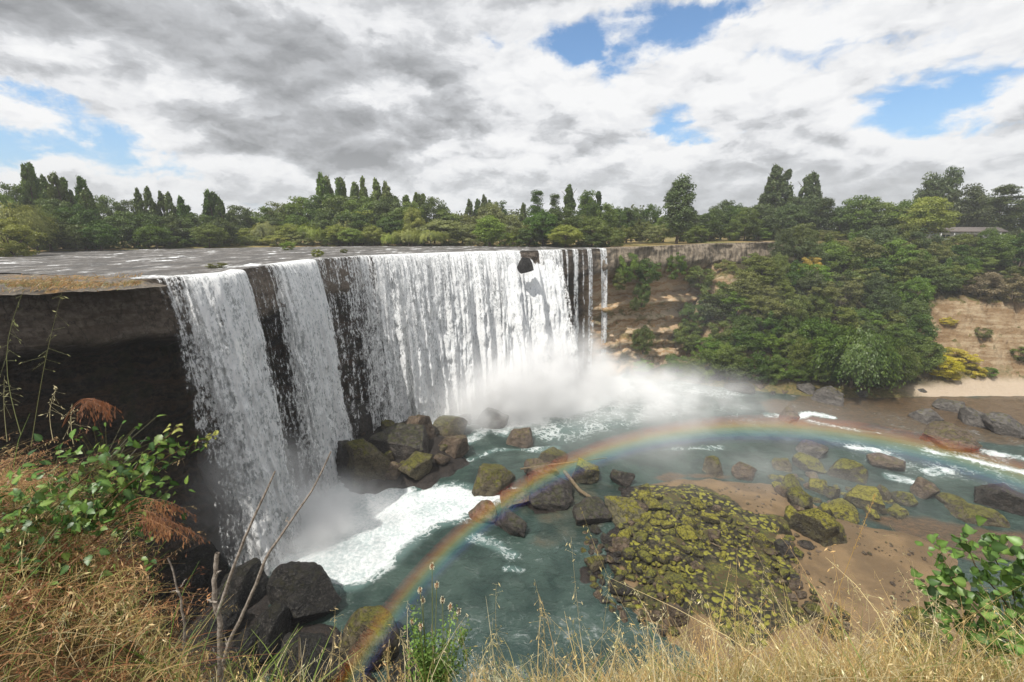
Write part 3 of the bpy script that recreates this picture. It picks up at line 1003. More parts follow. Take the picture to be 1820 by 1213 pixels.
def build_falls():
    U = s_of_u
    c = lambda k: (lambda s, h: k + 0 * h)
    # left plunge: grey at its outer side, where the cliff shades it
    a, b = U(268), U(424)

    def dl(s, h):
        f = (s - a) / (b - a)
        return 0.34 + 0.37 * sstep(f, 0.06, 0.40) - 0.34 * sstep(f, 0.74, 0.95) * sstep(h, 1, 8) - 0.10 * sstep(h, 6, 20) * (1 - sstep(f, .05, .3))
    fall('waterfall', 'leftmost broad white plunge next to the dark overhanging cliff', [
        dict(s0=a, s1=b, seed=11, dens=dl, v0=0.9, ds=0.07, spread=-0.12),
        dict(s0=a + .3, s1=b - .2, seed=12, dens=lambda s, h: dl(s, h) - 0.08, v0=1.15, lay=0.5, ds=0.08, amp=1.2, spread=-0.12)])
    a2, b2 = U(428), U(556)

    def d2(s, h):
        f = (s - a2) / (b2 - a2)
        return 0.24 + 0.47 * sstep(f, 0.18, 0.52) + 0.03 * sstep(h, 10, 25)
    fall('waterfall', 'narrower white plunge, second from the left, before the dark rock gap', [
        dict(s0=a2, s1=b2, seed=21, dens=d2, v0=1.0, ds=0.09),
        dict(s0=a2 + 2.5, s1=b2 - .2, seed=22, dens=lambda s, h: d2(s, h) - 0.08, v0=1.3, lay=0.6, ds=0.1, amp=1.2)])
    a3, b3 = U(556), U(652)
    fall('waterfall', 'thin trickling veil over the dark rock between two white curtains', [
        dict(s0=a3, s1=b3, seed=31, dens=lambda s, h: 0.37 + 0.10 * sstep(s, b3 - 4, b3) - 0.07 * sstep(h, 3, 16), v0=0.7, ds=0.1, amp=0.5)])
    a4, b4 = U(612), U(921)

    def d4(s, h):
        f = (s - a4) / (b4 - a4)
        return 0.34 + 0.38 * sstep(f, 0.0, 0.30) + 0.10 * sstep(f, 0.4, 0.7) + 0.06 * sstep(h, 8, 22)
    fall('waterfall', 'widest white curtain of the fall, in full sun at the middle', [
        dict(s0=a4, s1=b4, seed=41, dens=d4, v0=1.0, ds=0.13, amp=0.7),
        dict(s0=a4 + 1.0, s1=b4, seed=42, dens=lambda s, h: d4(s, h) - 0.10, v0=1.25, lay=0.7, ds=0.14, amp=0.85),
        dict(s0=U(690), s1=b4 - .3, seed=43, dens=lambda s, h: d4(s, h) - 0.25 + 0.14 * sstep(h, 5, 20), v0=1.5, lay=1.3, ds=0.16, amp=1.0)])
    a5, b5 = U(878), U(985)

    def d5(s, h):
        return 0.72 + 0.15 * sstep(h, 1, 5) - 0.38 * sstep(s, b5 - 3.5, b5)
    fall('waterfall', 'bright frothing cascade bursting forward below the dark lip recess', [
        dict(s0=a5, s1=b5, seed=51, dens=lambda s, h: d5(s, h) - 1.2 * (1 - sstep(h + 1.0 * np.sin(s * 1.3), 1.8, 3.0)), v0=2.6, lay=0.4, ds=0.14, amp=1.2, spread=0.25),
        dict(s0=a5 + .6, s1=b5 - .6, seed=52, dens=lambda s, h: d5(s, h) - 0.15 - 1.2 * (1 - sstep(h + 1.2 * np.sin(s * 1.1), 2.4, 4.0)), v0=3.3, lay=0.6, ds=0.16, amp=1.5, spread=0.35)])
    a6, b6 = U(953), U(1000)
    fall('waterfall', 'straight white curtain right of the dark lip recess', [
        dict(s0=a6, s1=b6, seed=61, dens=lambda s, h: 0.56 - 0.10 * sstep(s, b6 - 2, b6) + 0 * h, v0=1.0, ds=0.11),
        dict(s0=a6, s1=b6 - .8, seed=62, dens=lambda s, h: 0.46 + 0 * h, v0=1.25, lay=0.5, ds=0.12, amp=1.2)])
    labs = ['thin white thread of water beside the straight curtain', 'broader thread of falling water, second of the right-hand threads',
            'faint thread of falling water between two broader ones', 'white thread over orange rock, next to the last one',
            'lone white thread of water at the right end of the lip']
    for i, (u0, u1, dd) in enumerate(((1001, 1009, .40), (1013, 1027, .50), (1029, 1037, .36), (1040, 1052, .46), (1063, 1077, .52))):
        fall('water_thread', labs[i], [dict(s0=U(u0), s1=U(u1), seed=70 + i, dens=c(dd + 0.02), v0=0.8, ds=0.07, amp=0.35, dh=0.14)],
             'thin threads of water at the right end of the lip')
    # dark block standing in for the dark recess that parts the water
    p = on_z(934, 449, 0)
    o = obj('lip_recess_block', rock_mesh('lip_recess_block', 3, M['rock_black'], 5), loc=(p[0] + 0.2, p[1] - 0.1, -2.3))
    o.scale = (1.9, 1.2, 2.2)
    tag(o, 'dark block standing in for a recess in the lip, water parting round it', 'rock')


# ------------------------------------------------------------------ rocks
_rock_cache = {}


def rock_mesh(name, var, mat, sub=4, blocky=0.94):
    key = (var, mat.name, sub)
    if key in _rock_cache:
        return _rock_cache[key]
    bm = bmesh.new()
    bmesh.ops.create_icosphere(bm, subdivisions=sub, radius=1.0)
    V = np.array([v.co[:] for v in bm.verts])
    Fc = np.array([[v.index for v in f.verts] for f in bm.faces])
    bm.free()
    r = np.random.default_rng(900 + var)
    for k in range(17):
        nn = r.normal(size=3)
        nn[2] = abs(nn[2]) * 0.9 if k < 4 else nn[2]
        nn /= np.linalg.norm(nn)
        o = r.uniform(0.46, 0.80)
        d = V @ nn - o
        V = V - nn * (np.maximum(d, 0) * blocky)[:, None]
    V += (V / np.maximum(np.linalg.norm(V, axis=1, keepdims=True), .1)) * (fbm(V * 1.4 + var * 9, 5, var) * 0.13 + fbm(V * 5 + var, 4, var + 50) * 0.05)[:, None]
    V /= np.abs(V[:, :2]).max()
    me = mesh(name, V, Fc, mat)
    _rock_cache[key] = me
    return me


BOULDERS = [  # centre u, base v, width, height (px), material, label
    (618, 808, 112, 105, 'dark', 'largest near-black wet boulder at the foot of the dark rock gap'),
    (655, 768, 78, 40, 'dark', 'dark boulder just behind the largest wet one, against the curtain'),
    (700, 757, 58, 28, 'brown', 'flat brown-topped boulder at the top of the heap below the fall'),
    (742, 757, 34, 26, 'brown', 'small pointed brown boulder on top of the heap below the fall'),
    (742, 806, 84, 60, 'brown', 'brown square boulder in the middle of the heap below the fall'),
    (793, 790, 56, 46, 'olive', 'olive ribbed boulder at the right shoulder of the heap'),
    (812, 822, 88, 46, 'brown', 'long brown boulder lying lowest at the right of the heap'),
    (715, 836, 120, 66, 'dark', 'broad dark boulder low in the middle of the heap'),
    (652, 868, 70, 48, 'olive', 'green lichened boulder at the front of the heap, left of its twin'),
    (742, 860, 60, 38, 'olive', 'green lichened boulder at the front of the heap, right of its twin'),
    (615, 862, 66, 56, 'dark', 'black boulder wedged beside the second plunge'),
    (700, 860, 40, 22, 'brown', 'small rusty stone between the two green boulders'),
    (822, 757, 36, 20, 'grey', 'low grey boulder veiled in spray under the widest curtain'),
    (872, 764, 70, 44, 'grey', 'pale grey boulder half hidden in the spray'),
    (923, 797, 64, 46, 'brown', 'pointed brown boulder standing alone in the pool'),
    (876, 878, 98, 66, 'olive', 'big wedge-shaped boulder between foam and dark pool'),
    (985, 826, 58, 34, 'olive', 'square flat-topped boulder under the driftwood pole'),
    (968, 852, 66, 40, 'brown', 'brown boulder in front of the square flat-topped one'),
    (1043, 868, 70, 58, 'yellow', 'bright yellow-green boulder at the end of the driftwood pole'),
    (1104, 866, 48, 36, 'dark', 'dark boulder right of the bright yellow-green one'),
    (857, 926, 56, 26, 'brown', 'reddish low rock rising out of the foam edge'),
    (912, 900, 70, 30, 'brown', 'reddish rock shelf beside the big wedge-shaped boulder'),
    (905, 950, 90, 44, 'dark', 'dark submerged boulder left of the stone heap'),
    (985, 905, 120, 56, 'dark', 'wide dark wet boulder behind the stone heap'),
    (1050, 930, 90, 50, 'dark', 'dark wet boulder at the foot of the leaning slab'),
    (1118, 945, 82, 80, 'slab', 'large flat tilted slab with yellow edges'),
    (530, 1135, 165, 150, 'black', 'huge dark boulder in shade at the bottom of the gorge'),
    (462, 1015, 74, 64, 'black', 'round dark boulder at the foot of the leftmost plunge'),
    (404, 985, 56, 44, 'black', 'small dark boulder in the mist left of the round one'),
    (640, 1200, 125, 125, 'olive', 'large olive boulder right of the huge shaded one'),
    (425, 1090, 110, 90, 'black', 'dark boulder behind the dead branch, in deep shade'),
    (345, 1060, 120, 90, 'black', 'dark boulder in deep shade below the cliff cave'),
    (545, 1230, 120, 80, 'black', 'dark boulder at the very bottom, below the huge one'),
    (730, 1235, 120, 60, 'black', 'dark boulder behind the plantain flowers'),
    (1272, 850, 52, 36, 'olive', 'blocky olive boulder at the left end of the far stone row'),
    (1323, 854, 56, 40, 'brown', 'smooth brown boulder second in the far stone row'),
    (1443, 812, 72, 34, 'grey', 'purplish rock behind the rainbow in mid stream'),
    (1395, 842, 48, 30, 'olive', 'low olive boulder above the far stone pile'),
    (1442, 845, 66, 40, 'moss', 'mossy broad boulder left of the biggest one in the far pile'),
    (1511, 860, 76, 56, 'moss', 'biggest rounded boulder on top of the far stone pile'),
    (1408, 880, 44, 34, 'moss', 'mossy stone at the left foot of the far stone pile'),
    (1455, 880, 42, 34, 'yellow', 'yellow stone in the middle of the far stone pile'),
    (1484, 890, 40, 30, 'moss', 'green stone under the biggest boulder of the far pile'),
    (1543, 910, 74, 50, 'yellow', 'large yellow boulder at the right of the far stone pile'),
    (1425, 912, 52, 34, 'moss', 'small mossy boulder at the front left of the far pile'),
    (1500, 926, 64, 40, 'yellow', 'banded yellow boulder at the front of the far pile'),
    (1570, 893, 38, 34, 'olive', 'upright olive stone right of the far pile'),
    (1605, 900, 50, 34, 'moss', 'mossy stone near the right end of the far pile'),
    (1606, 918, 40, 20, 'yellow', 'low yellow stone at the right end of the far pile'),
    (1648, 888, 56, 42, 'brown', 'square brown boulder standing in the shallow stream'),
    (1702, 908, 60, 28, 'olive', 'flat olive rock in the shallows'),
    (1748, 936, 96, 42, 'olive', 'large flat rounded rock in the shallows near the frame edge'),
    (1800, 915, 90, 60, 'dark', 'big dark block cut by the right edge of the view'),
    (1585, 834, 74, 30, 'brown', 'brown ledge rock between the rapids'),
    (1405, 940, 36, 34, 'yellow', 'yellow-capped stone at the upper corner of the mossy group'),
    (1433, 952, 30, 26, 'yellow', 'small yellow stone between the capped stone and the big block'),
    (1464, 978, 84, 60, 'yellow', 'biggest yellow mossy block on the sand bank'),
    (1393, 1004, 42, 46, 'dark', 'dark bare egg-shaped stone on the moss flat'),
    (1360, 992, 44, 30, 'yellow', 'bright yellow stone beside the dark egg-shaped one'),
    (1430, 985, 30, 22, 'dark', 'dark stone tucked under the big yellow block'),
    (1147, 884, 26, 24, 'moss', 'round mossy stone at the top of the tilted slab'),
    (1650, 1190, 120, 110, 'moss', 'large mossy boulder below the leafy shoots'),
    (1433, 706, 54, 34, 'grey', 'dark grey boulder on the far shore, left of the bigger one'),
    (1480, 724, 68, 46, 'grey', 'largest grey boulder on the far shore'),
    (1532, 708, 26, 20, 'grey', 'small grey stone right of the largest far-shore boulder'),
    (1579, 704, 40, 26, 'brown', 'rounded brown boulder near the pale beach'),
    (1611, 698, 30, 16, 'grey', 'flat grey stone at the start of the pale beach'),
    (1637, 702, 32, 14, 'grey', 'low grey stone on the waterline of the pale beach'),
    (1272, 686, 38, 32, 'grey', 'upright grey boulder on the shore under the trees'),
    (1238, 684, 32, 20, 'brown', 'brown boulder on the shore left of the upright grey one'),
    (1329, 688, 48, 24, 'grey', 'low wide grey boulder at the water under the trees'),
    (1376, 694, 40, 22, 'brown', 'brownish boulder at the water under the trees'),
    (1322, 702, 72, 22, 'dark', 'dark flat rock awash off the wooded shore'),
    (1405, 754, 46, 34, 'brown', 'brown rock in the shallows with white water beside it'),
    (1693, 733, 60, 28, 'grey', 'grey ridged rock in the calm brown water off the beach'),
    (1650, 756, 56, 36, 'grey', 'grey rock in the brown water, nearest the rust ledge'),
    (1748, 764, 60, 36, 'grey', 'grey rock pair in the brown water, right of the ridged rock'),
    (1804, 782, 70, 46, 'grey', 'large grey boulder at the right frame edge in the river'),
    (1690, 795, 110, 26, 'brown', 'rust-brown ledge just under the stream surface'),
    (1500, 700, 40, 24, 'dark', 'dark stone at the feet of the round bright tree'),
    (475, 1165, 95, 75, 'black', 'black boulder behind the fork of the dead branch'),
    (590, 1215, 80, 60, 'black', 'black boulder between the huge shaded one and the olive one'),
    (425, 1215, 105, 80, 'black', 'black boulder low behind the foot of the dead branch'),
    (395, 1140, 80, 64, 'black', 'black boulder left of the dead branch in deep shade'),
    (500, 1210, 70, 50, 'black', 'small black boulder under the huge shaded one')]


def build_rocks():
    rng = np.random.default_rng(5)
    for i, (u, v, w, h, mat, lab) in enumerate(BOULDERS):
        p = on_z(u, v - 0.18 * h, POOL)
        dist = axis_depth(p)
        px = dist / F
        sub = 5 if w > 60 else 4
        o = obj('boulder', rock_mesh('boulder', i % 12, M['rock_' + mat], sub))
        W, H = w * px / 2, h * px / 2
        if 590 < u < 830 and v < 880:
            k = 1.0 if w > 80 else 1.25
            W, H = W * k, H * k * 1.15
        flat = 0.42 if mat == 'slab' else 1.0
        o.scale = (W * rng.uniform(0.95, 1.1), W * rng.uniform(0.85, 1.05), max(H * 1.15, W * 0.45) * flat)
        o.rotation_euler = (rng.uniform(-.15, .15), rng.uniform(-.15, .15), rng.uniform(0, 6.28))
        if mat == 'slab':
            o.rotation_euler = (R(28), R(-14), 0.5)
            o.scale = (W * 1.15, W * 1.5, W * 0.42)
        o.location = (p[0], p[1] + W * 0.3, bed_z(p[0], p[1] + W * .3) * 0.7 + POOL * 0.3 + 0.05 + o.scale[2] * 0.30)
        tag(o, lab, 'boulder', 'boulders in the gorge')
    # stone heaps: every stone one object
    def heap(n, poly, px_range, mats, label, group, seed, avoid=None, lift=0.0):
        r = np.random.default_rng(seed)
        q = np.asarray(poly, float)
        lo, hi = q.min(0), q.max(0)
        pts = []
        tries = 0
        while len(pts) < n and tries < 40000:
            tries += 1
            uv = r.uniform(lo, hi)
            if sdist(np.array([uv[0]]), np.array([uv[1]]), q)[0] < 0:
                continue
            w = px_range[0] + (px_range[1] - px_range[0]) * r.random() ** 1.9
            if vnoise(np.array([[uv[0] / 34.0, uv[1] / 22.0, seed]]), 5)[0] < -0.12 - 0.2 * (seed != 71) - 0.15 * (seed == 71):
                continue
            if any((uv[0] - a) ** 2 + ((uv[1] - b) * 1.5) ** 2 < (0.37 * (w + c)) ** 2 for a, b, c in pts):
                continue
            pts.append((*uv, w))
        for k, (u, v, w) in enumerate(pts):
            p = on_z(u, v, POOL + lift)
            px = axis_depth(p) / F
            o = obj('stone', rock_mesh('stone', int(r.integers(0, 12)), M['rock_' + mats[int(r.integers(0, len(mats)))]], 3))
            W = w * px / 2
            o.scale = (W * r.uniform(.8, 1.35), W * r.uniform(.7, 1.1), W * r.uniform(.42, .85))
            o.rotation_euler = (r.uniform(-.3, .3), r.uniform(-.3, .3), r.uniform(0, 6.28))
            o.location = (p[0], p[1], bed_z(p[0], p[1]) + W * r.uniform(0.2, 0.45))
            tag(o, label, 'stone', group)
    heap(140, [(1085, 900), (1150, 880), (1250, 900), (1320, 935), (1350, 970), (1290, 1000), (1230, 1030), (1240, 1080), (1150, 1070), (1090, 1010)], (10, 44),
         ['yellow', 'moss', 'yellow', 'moss', 'yellow', 'brown'], 'yellow-mossed stone in the heap on the moss flat', 'yellow-mossed stones of the moss flat', 71, lift=0.35)
    heap(60, [(1040, 930), (1085, 960), (1110, 1040), (1160, 1080), (1230, 1100), (1200, 1130), (1120, 1110), (1060, 1060), (1035, 990)], (16, 52),
         ['dark', 'dark', 'brown', 'olive'], 'dark wet stone on the pool edge of the moss flat', 'dark wet stones along the pool edge', 72, lift=0.1)
    heap(36, [(1370, 845), (1460, 840), (1540, 870), (1600, 885), (1610, 920), (1520, 930), (1420, 915), (1380, 880)], (16, 36),
         ['moss', 'olive', 'yellow', 'brown'], 'small mossy stone among the boulders of the far pile', 'small stones of the far pile', 73, lift=0.1)
    heap(22, [(1340, 925), (1420, 955), (1430, 990), (1370, 1050), (1330, 1010)], (12, 28),
         ['yellow', 'moss', 'brown'], 'small stone scattered round the yellow block', 'small stones round the yellow block', 74, lift=0.4)
    heap(18, [(1380, 1040), (1420, 1030), (1520, 1110), (1490, 1140), (1420, 1100)], (16, 40),
         ['olive', 'moss', 'brown', 'dark'], 'stone in the row at the foot of the sand bank, behind the grass', 'stones along the near edge of the sand bank', 75, lift=0.4)
    heap(14, [(1215, 670), (1300, 690), (1500, 718), (1500, 706), (1340, 682), (1230, 664)], (10, 28),
         ['grey', 'brown', 'dark'], 'small grey stone on the shore below the wooded bank', 'small stones on the far shore', 76, lift=0.2)
    heap(10, [(640, 770), (780, 765), (830, 810), (760, 850), (660, 840)], (20, 44), ['dark', 'brown', 'olive'],
         'small dark stone filling the heap below the fall', 'small stones of the heap below the fall', 77, lift=0.3)
    # loose pebbles on the sand, past counting
    r = np.random.default_rng(88)
    base = rock_mesh('stone', 2, M['rock_brown'], 2)
    bv = np.array([v.co[:] for v in base.vertices])
    bf = np.array([p.vertices[:] for p in base.polygons])
    q = np.asarray([(1100, 870), (1200, 856), (1330, 858), (1440, 895), (1560, 945), (1690, 1000), (1700, 1130), (1480, 1130), (1250, 1110), (1090, 1060)], float)
    VV, FF, k = [], [], 0
    while len(VV) < 900:
        uv = r.uniform(q.min(0), q.max(0))
        if sdist(uv[:1], uv[1:], q)[0] < 0 or vnoise(np.array([[uv[0] / 50, uv[1] / 28, 3.0]]), 6)[0] < r.uniform(-.3, .7):
            continue
        p = on_z(uv[0], uv[1], POOL + .4)
        sz = 0.05 + 0.30 * r.random() ** 3
        VV.append(bv * np.array([sz, sz * r.uniform(.7, 1), sz * .6]) @ np.array([[math.cos(k), math.sin(k), 0], [-math.sin(k), math.cos(k), 0], [0, 0, 1]]) + [p[0], p[1], bed_z(p[0], p[1]) + sz * .15])
        FF.append(bf + k)
        k += len(bv)
    tag(obj('pebbles', mesh('pebbles', np.vstack(VV), np.vstack(FF), M['rock_brown'])), 'loose pebbles strewn over the sand bank and moss flat', 'pebbles', kind='stuff')
    # driftwood
    def pole(name, uvz, r0, r1, label):
        pts = [Vector(on_z(u, v, z)) for u, v, z in uvz]
        tag(obj(name, tube_mesh(name, [(p, r0 + (r1 - r0) * i / (len(pts) - 1)) for i, p in enumerate(pts)], M['driftwood'], 7)), label, 'driftwood')
    pole('driftwood_pole', [(925, 834, -29.6), (1000, 824, -29.4), (1078, 814, -29.2)], 0.16, 0.07, 'long pale pole lying across the boulders in mid pool')
    pole('driftwood_log', [(1003, 838, -29.8), (1030, 872, -30.2), (1065, 895, -30.3), (1090, 912, -30.4)], 0.28, 0.2, 'mossy log sloping down from the yellow boulder to the slab')
    pole('driftwood_stick', [(1212, 945, -30.1), (1245, 958, -30.0), (1282, 973, -30.0)], 0.09, 0.06, 'thin grey stick lying on the moss flat')


def tube_mesh(name, pts, mat, k=6, attrs=None):
    """tapered tube through (point, radius) pairs"""
    P = np.array([p[0] for p in pts], float)
    r = np.array([p[1] for p in pts], float)
    V, Fc = tube_arrays(P, r, k)
    return mesh(name, V, Fc, mat)


def tube_arrays(P, r, k=6):
    T = np.gradient(P, axis=0)
    T /= np.maximum(np.linalg.norm(T, axis=1, keepdims=True), 1e-9)
    ref = np.array([0.31, 0.17, 0.93]) if abs(T[0][2]) < 0.9 else np.array([0.9, 0.3, 0.1])
    A = np.cross(T, ref)
    A /= np.linalg.norm(A, axis=1, keepdims=True)
    B = np.cross(T, A)
    th = np.linspace(0, 2 * math.pi, k, endpoint=False)
    V = P[:, None] + r[:, None, None] * (np.cos(th)[None, :, None] * A[:, None] + np.sin(th)[None, :, None] * B[:, None])
    n = len(P)
    V = np.vstack([V.reshape(-1, 3), P[:1], P[-1:]])
    i = np.arange(n * k).reshape(n, k)
    j = np.roll(i, -1, 1)
    Fq = np.stack([i[:-1], j[:-1], j[1:], i[1:]], -1).reshape(-1, 4)
    c0, c1 = n * k, n * k + 1
    caps = [[i[0, a], c0, i[0, (a + 1) % k], i[0, (a + 1) % k]] for a in range(k)]
    Fc = np.vstack([Fq])
    return V, Fc


# ------------------------------------------------------------------ trees and bushes
def leaves(C, D, Nn, l, w):
    D = D / np.maximum(np.linalg.norm(D, axis=1, keepdims=True), 1e-9)
    Sd = np.cross(D, Nn)
    Sd /= np.maximum(np.linalg.norm(Sd, axis=1, keepdims=True), 1e-9)
    l = np.broadcast_to(np.asarray(l, float), (len(C),))[:, None]
    w = np.broadcast_to(np.asarray(w, float), (len(C),))[:, None]
    V = np.stack([C - D * l / 2, C + Sd * w / 2 - D * l * 0.05, C + D * l / 2, C - Sd * w / 2 - D * l * 0.05], 1).reshape(-1, 3)
    return V, np.arange(len(V)).reshape(-1, 4)


def crown_points(kind, seed, n):
    r = np.random.default_rng(seed)
    unit = lambda m: (lambda a: a / np.linalg.norm(a, axis=1, keepdims=True))(r.normal(size=(m, 3)))
    if kind == 'poplar':
        k = 46
        t = r.uniform(0.04, 0.93, k) ** 0.9
        prof = 0.105 * np.clip(np.sin(np.clip(t * 1.02 + 0.05, 0, 1) * math.pi) ** 0.6, 0.1, 1) * (1.12 - 0.5 * t)
        a = r.uniform(0, 6.28, k)
        rad = prof * np.sqrt(r.uniform(0.25, 1.0, k)) * r.uniform(.8, 1.25, k)
        cc = np.stack([np.cos(a) * rad, np.sin(a) * rad, t], 1)
        cr = np.stack([r.uniform(.026, .052, k)] * 2 + [r.uniform(.05, .12, k)], 1) * np.clip(1.1 - 0.6 * t, .4, 1.1)[:, None]
        i = r.integers(0, k, n)
        C = cc[i] + unit(n) * cr[i] * r.random(n)[:, None] ** 0.4 * np.where(r.random(n) < .15, 1.5, 1.0)[:, None]
        D = unit(n) * 0.7 + np.array([0, 0, 1.0])
        return C, D, unit(n) * .6 + (C - cc[i]) / np.maximum(np.linalg.norm(C - cc[i], axis=1, keepdims=True), 1e-6) * .7, 0.030, 0.017, i
    if kind == 'willow':
        k = 34
        u = unit(k)
        u[:, 2] = np.abs(u[:, 2]) * 0.9 - 0.15
        cc = u * np.array([.38, .38, .36]) * r.uniform(.35, 1.08, (k, 1)) + np.array([0, 0, .58])
        strands = r.integers(0, k, n // 34)
        st = cc[strands] + r.normal(size=(len(strands), 3)) * np.array([.06, .06, .05])
        ln = r.uniform(.12, .42, len(strands))
        q = r.integers(0, len(strands), n)
        f = r.random(n)
        outv = st[q][:, :2] / np.maximum(np.linalg.norm(st[q][:, :2], axis=1, keepdims=True), .05)
        C = st[q].copy()
        C[:, :2] += outv * (0.10 * np.sqrt(f))[:, None]
        C[:, 2] += 0.05 * np.sin(f * 3.1) - ln[q] * f ** 1.3
        C += r.normal(size=(n, 3)) * 0.013
        C[:, 2] = np.maximum(C[:, 2], 0.02 + r.random(n) * .05)
        D = np.stack([outv[:, 0] * .4, outv[:, 1] * .4, -np.ones(n)], 1) + unit(n) * .35
        return C, D, unit(n) * .4 + np.stack([outv[:, 0], outv[:, 1], .5 + 0 * f], 1) * .8, 0.030, 0.0125, strands[q]
    if kind == 'layered':
        k = 80
        t = r.uniform(.16, .97, k)
        a = r.uniform(0, 6.28, k)
        rad = .42 * (1.08 - t) ** 0.55 * r.uniform(.35, 1.0, k)
        cc = np.stack([np.cos(a) * rad, np.sin(a) * rad, t - .12 * rad], 1)
        cr = np.stack([r.uniform(.08, .15, k)] * 2 + [r.uniform(.03, .06, k)], 1)
        i = r.integers(0, k, n)
        C = cc[i] + unit(n) * cr[i] * r.random(n)[:, None] ** 0.5
        C[:, 2] -= 0.9 * (C[:, :2] ** 2).sum(1) * .3
        return C, unit(n) * np.array([1, 1, .4]), unit(n) * .7 + np.array([0, 0, .9]), .030, .018, i
    if kind == 'broad':
        k, ctr, rad, low = 84, .56, np.array([.38, .38, .41]), .10
    elif kind == 'tall':
        k, ctr, rad, low = 84, .53, np.array([.24, .24, .44]), .06
    else:                                                   # bush
        k, ctr, rad, low = 56, .42, np.array([.47, .47, .50]), .0
    u = unit(k)
    lump = 1 + 0.35 * fbm(u * 1.3 + seed, 3, seed)
    cc = u * rad * (lump * r.uniform(.45, 1.0, k) ** 0.6)[:, None] + np.array([0, 0, ctr])
    cc[:, 2] = np.clip(cc[:, 2], low, .96)
    cr = np.stack([r.uniform(.08, .16, k)] * 2 + [r.uniform(.06, .13, k)], 1)
    i = r.integers(0, k, n)
    uu = unit(n)
    uu[:, 2] = np.where(r.random(n) < .7, np.abs(uu[:, 2]), uu[:, 2])
    C = cc[i] + uu * cr[i] * r.random(n)[:, None] ** 0.35
    C[:, 2] = np.maximum(C[:, 2], low * .3 + r.random(n) * .03)
    return C, unit(n) + uu * .4, unit(n) * .45 + uu * 1.0 + np.array([0, 0, .25]), .033, .020, i


_crowns = {}


def crown_mesh(kind, var, matname, n=12000):
    key = (kind, var, matname)
    if key in _crowns:
        return _crowns[key]
    C, D, Nn, l, w, idx = crown_points(kind, 300 + var * 7 + hash_kind(kind), n * 2 if kind == 'willow' else n)
    r = np.random.default_rng(var)
    sz = r.uniform(.7, 1.35, len(C))
    V, Fc = leaves(C, D, Nn, l * sz, w * sz)
    clump = r.normal(0, .38 if kind == 'willow' else .26, int(idx.max()) + 1)            # whole sprays of lighter or darker leaves
    tint = np.repeat(np.clip(r.normal(.5, .16, len(C)) + clump[idx], 0, 1), 4)
    me = mesh('crown', V, Fc, M[matname], smooth=False, attrs={'tint': tint})
    _crowns[key] = me
    return me


def hash_kind(k):
    return sum(ord(c) * (i + 3) for i, c in enumerate(k)) % 97


_trunks = {}


def trunk_mesh(kind, var):
    key = (kind, var)
    if key in _trunks:
        return _trunks[key]
    r = np.random.default_rng(var + 40)
    parts = []
    top = {'poplar': .92, 'tall': .8, 'broad': .62, 'willow': .55, 'layered': .9}.get(kind, .5)
    rad = {'poplar': .016, 'layered': .016}.get(kind, .024)
    if kind == 'bush':
        for k in range(6):
            a = r.uniform(0, 6.28)
            d = np.array([math.cos(a) * .3, math.sin(a) * .3, .55])
            parts.append((np.array([d * f + np.array([0, 0, .05 * math.sin(f * 3)]) for f in (0, .3, .6, .9)]), np.array([.014, .011, .008, .004])))
    else:
        z = np.linspace(-.03, top, 7)
        P = np.stack([np.cumsum(r.normal(0, .006, 7)), np.cumsum(r.normal(0, .006, 7)), z], 1)
        parts.append((P, rad * (1 - .8 * np.linspace(0, 1, 7)) * np.r_[1.5, np.ones(6)]))
        for k in range(9):
            f = r.uniform(.3, .95)
            b = np.array([np.interp(f * top, z, P[:, 0]), np.interp(f * top, z, P[:, 1]), f * top])
            a = r.uniform(0, 6.28)
            ln = r.uniform(.12, .28) * (0.4 if kind == 'poplar' else 1)
            up = 1.6 if kind == 'poplar' else (.15 if kind == 'layered' else .7)
            d = np.array([math.cos(a), math.sin(a), up]) * ln
            parts.append((np.array([b, b + d * .5 + [0, 0, .01], b + d]), np.array([.35, .22, .08]) * rad * 1.2))
    VV, FF, k0 = [], [], 0
    for P, rr in parts:
        V, Fc = tube_arrays(P, rr, 6)
        VV.append(V)
        FF.append(Fc + k0)
        k0 += len(V)
    me = mesh('trunk', np.vstack(VV), np.vstack(FF), M['bark'])
    _trunks[key] = me
    return me


def plant(name, kind, var, matname, loc, h, w, rz, lean=(0, 0)):
    o = empty(name, loc, rz)
    o.rotation_euler = (lean[0], lean[1], rz)
    o.scale = (w, w, h)
    obj('trunk' if kind != 'bush' else 'stems', trunk_mesh(kind, var), o)
    obj('crown' if kind != 'bush' else 'foliage', crown_mesh(kind, var, matname), o)
    return o


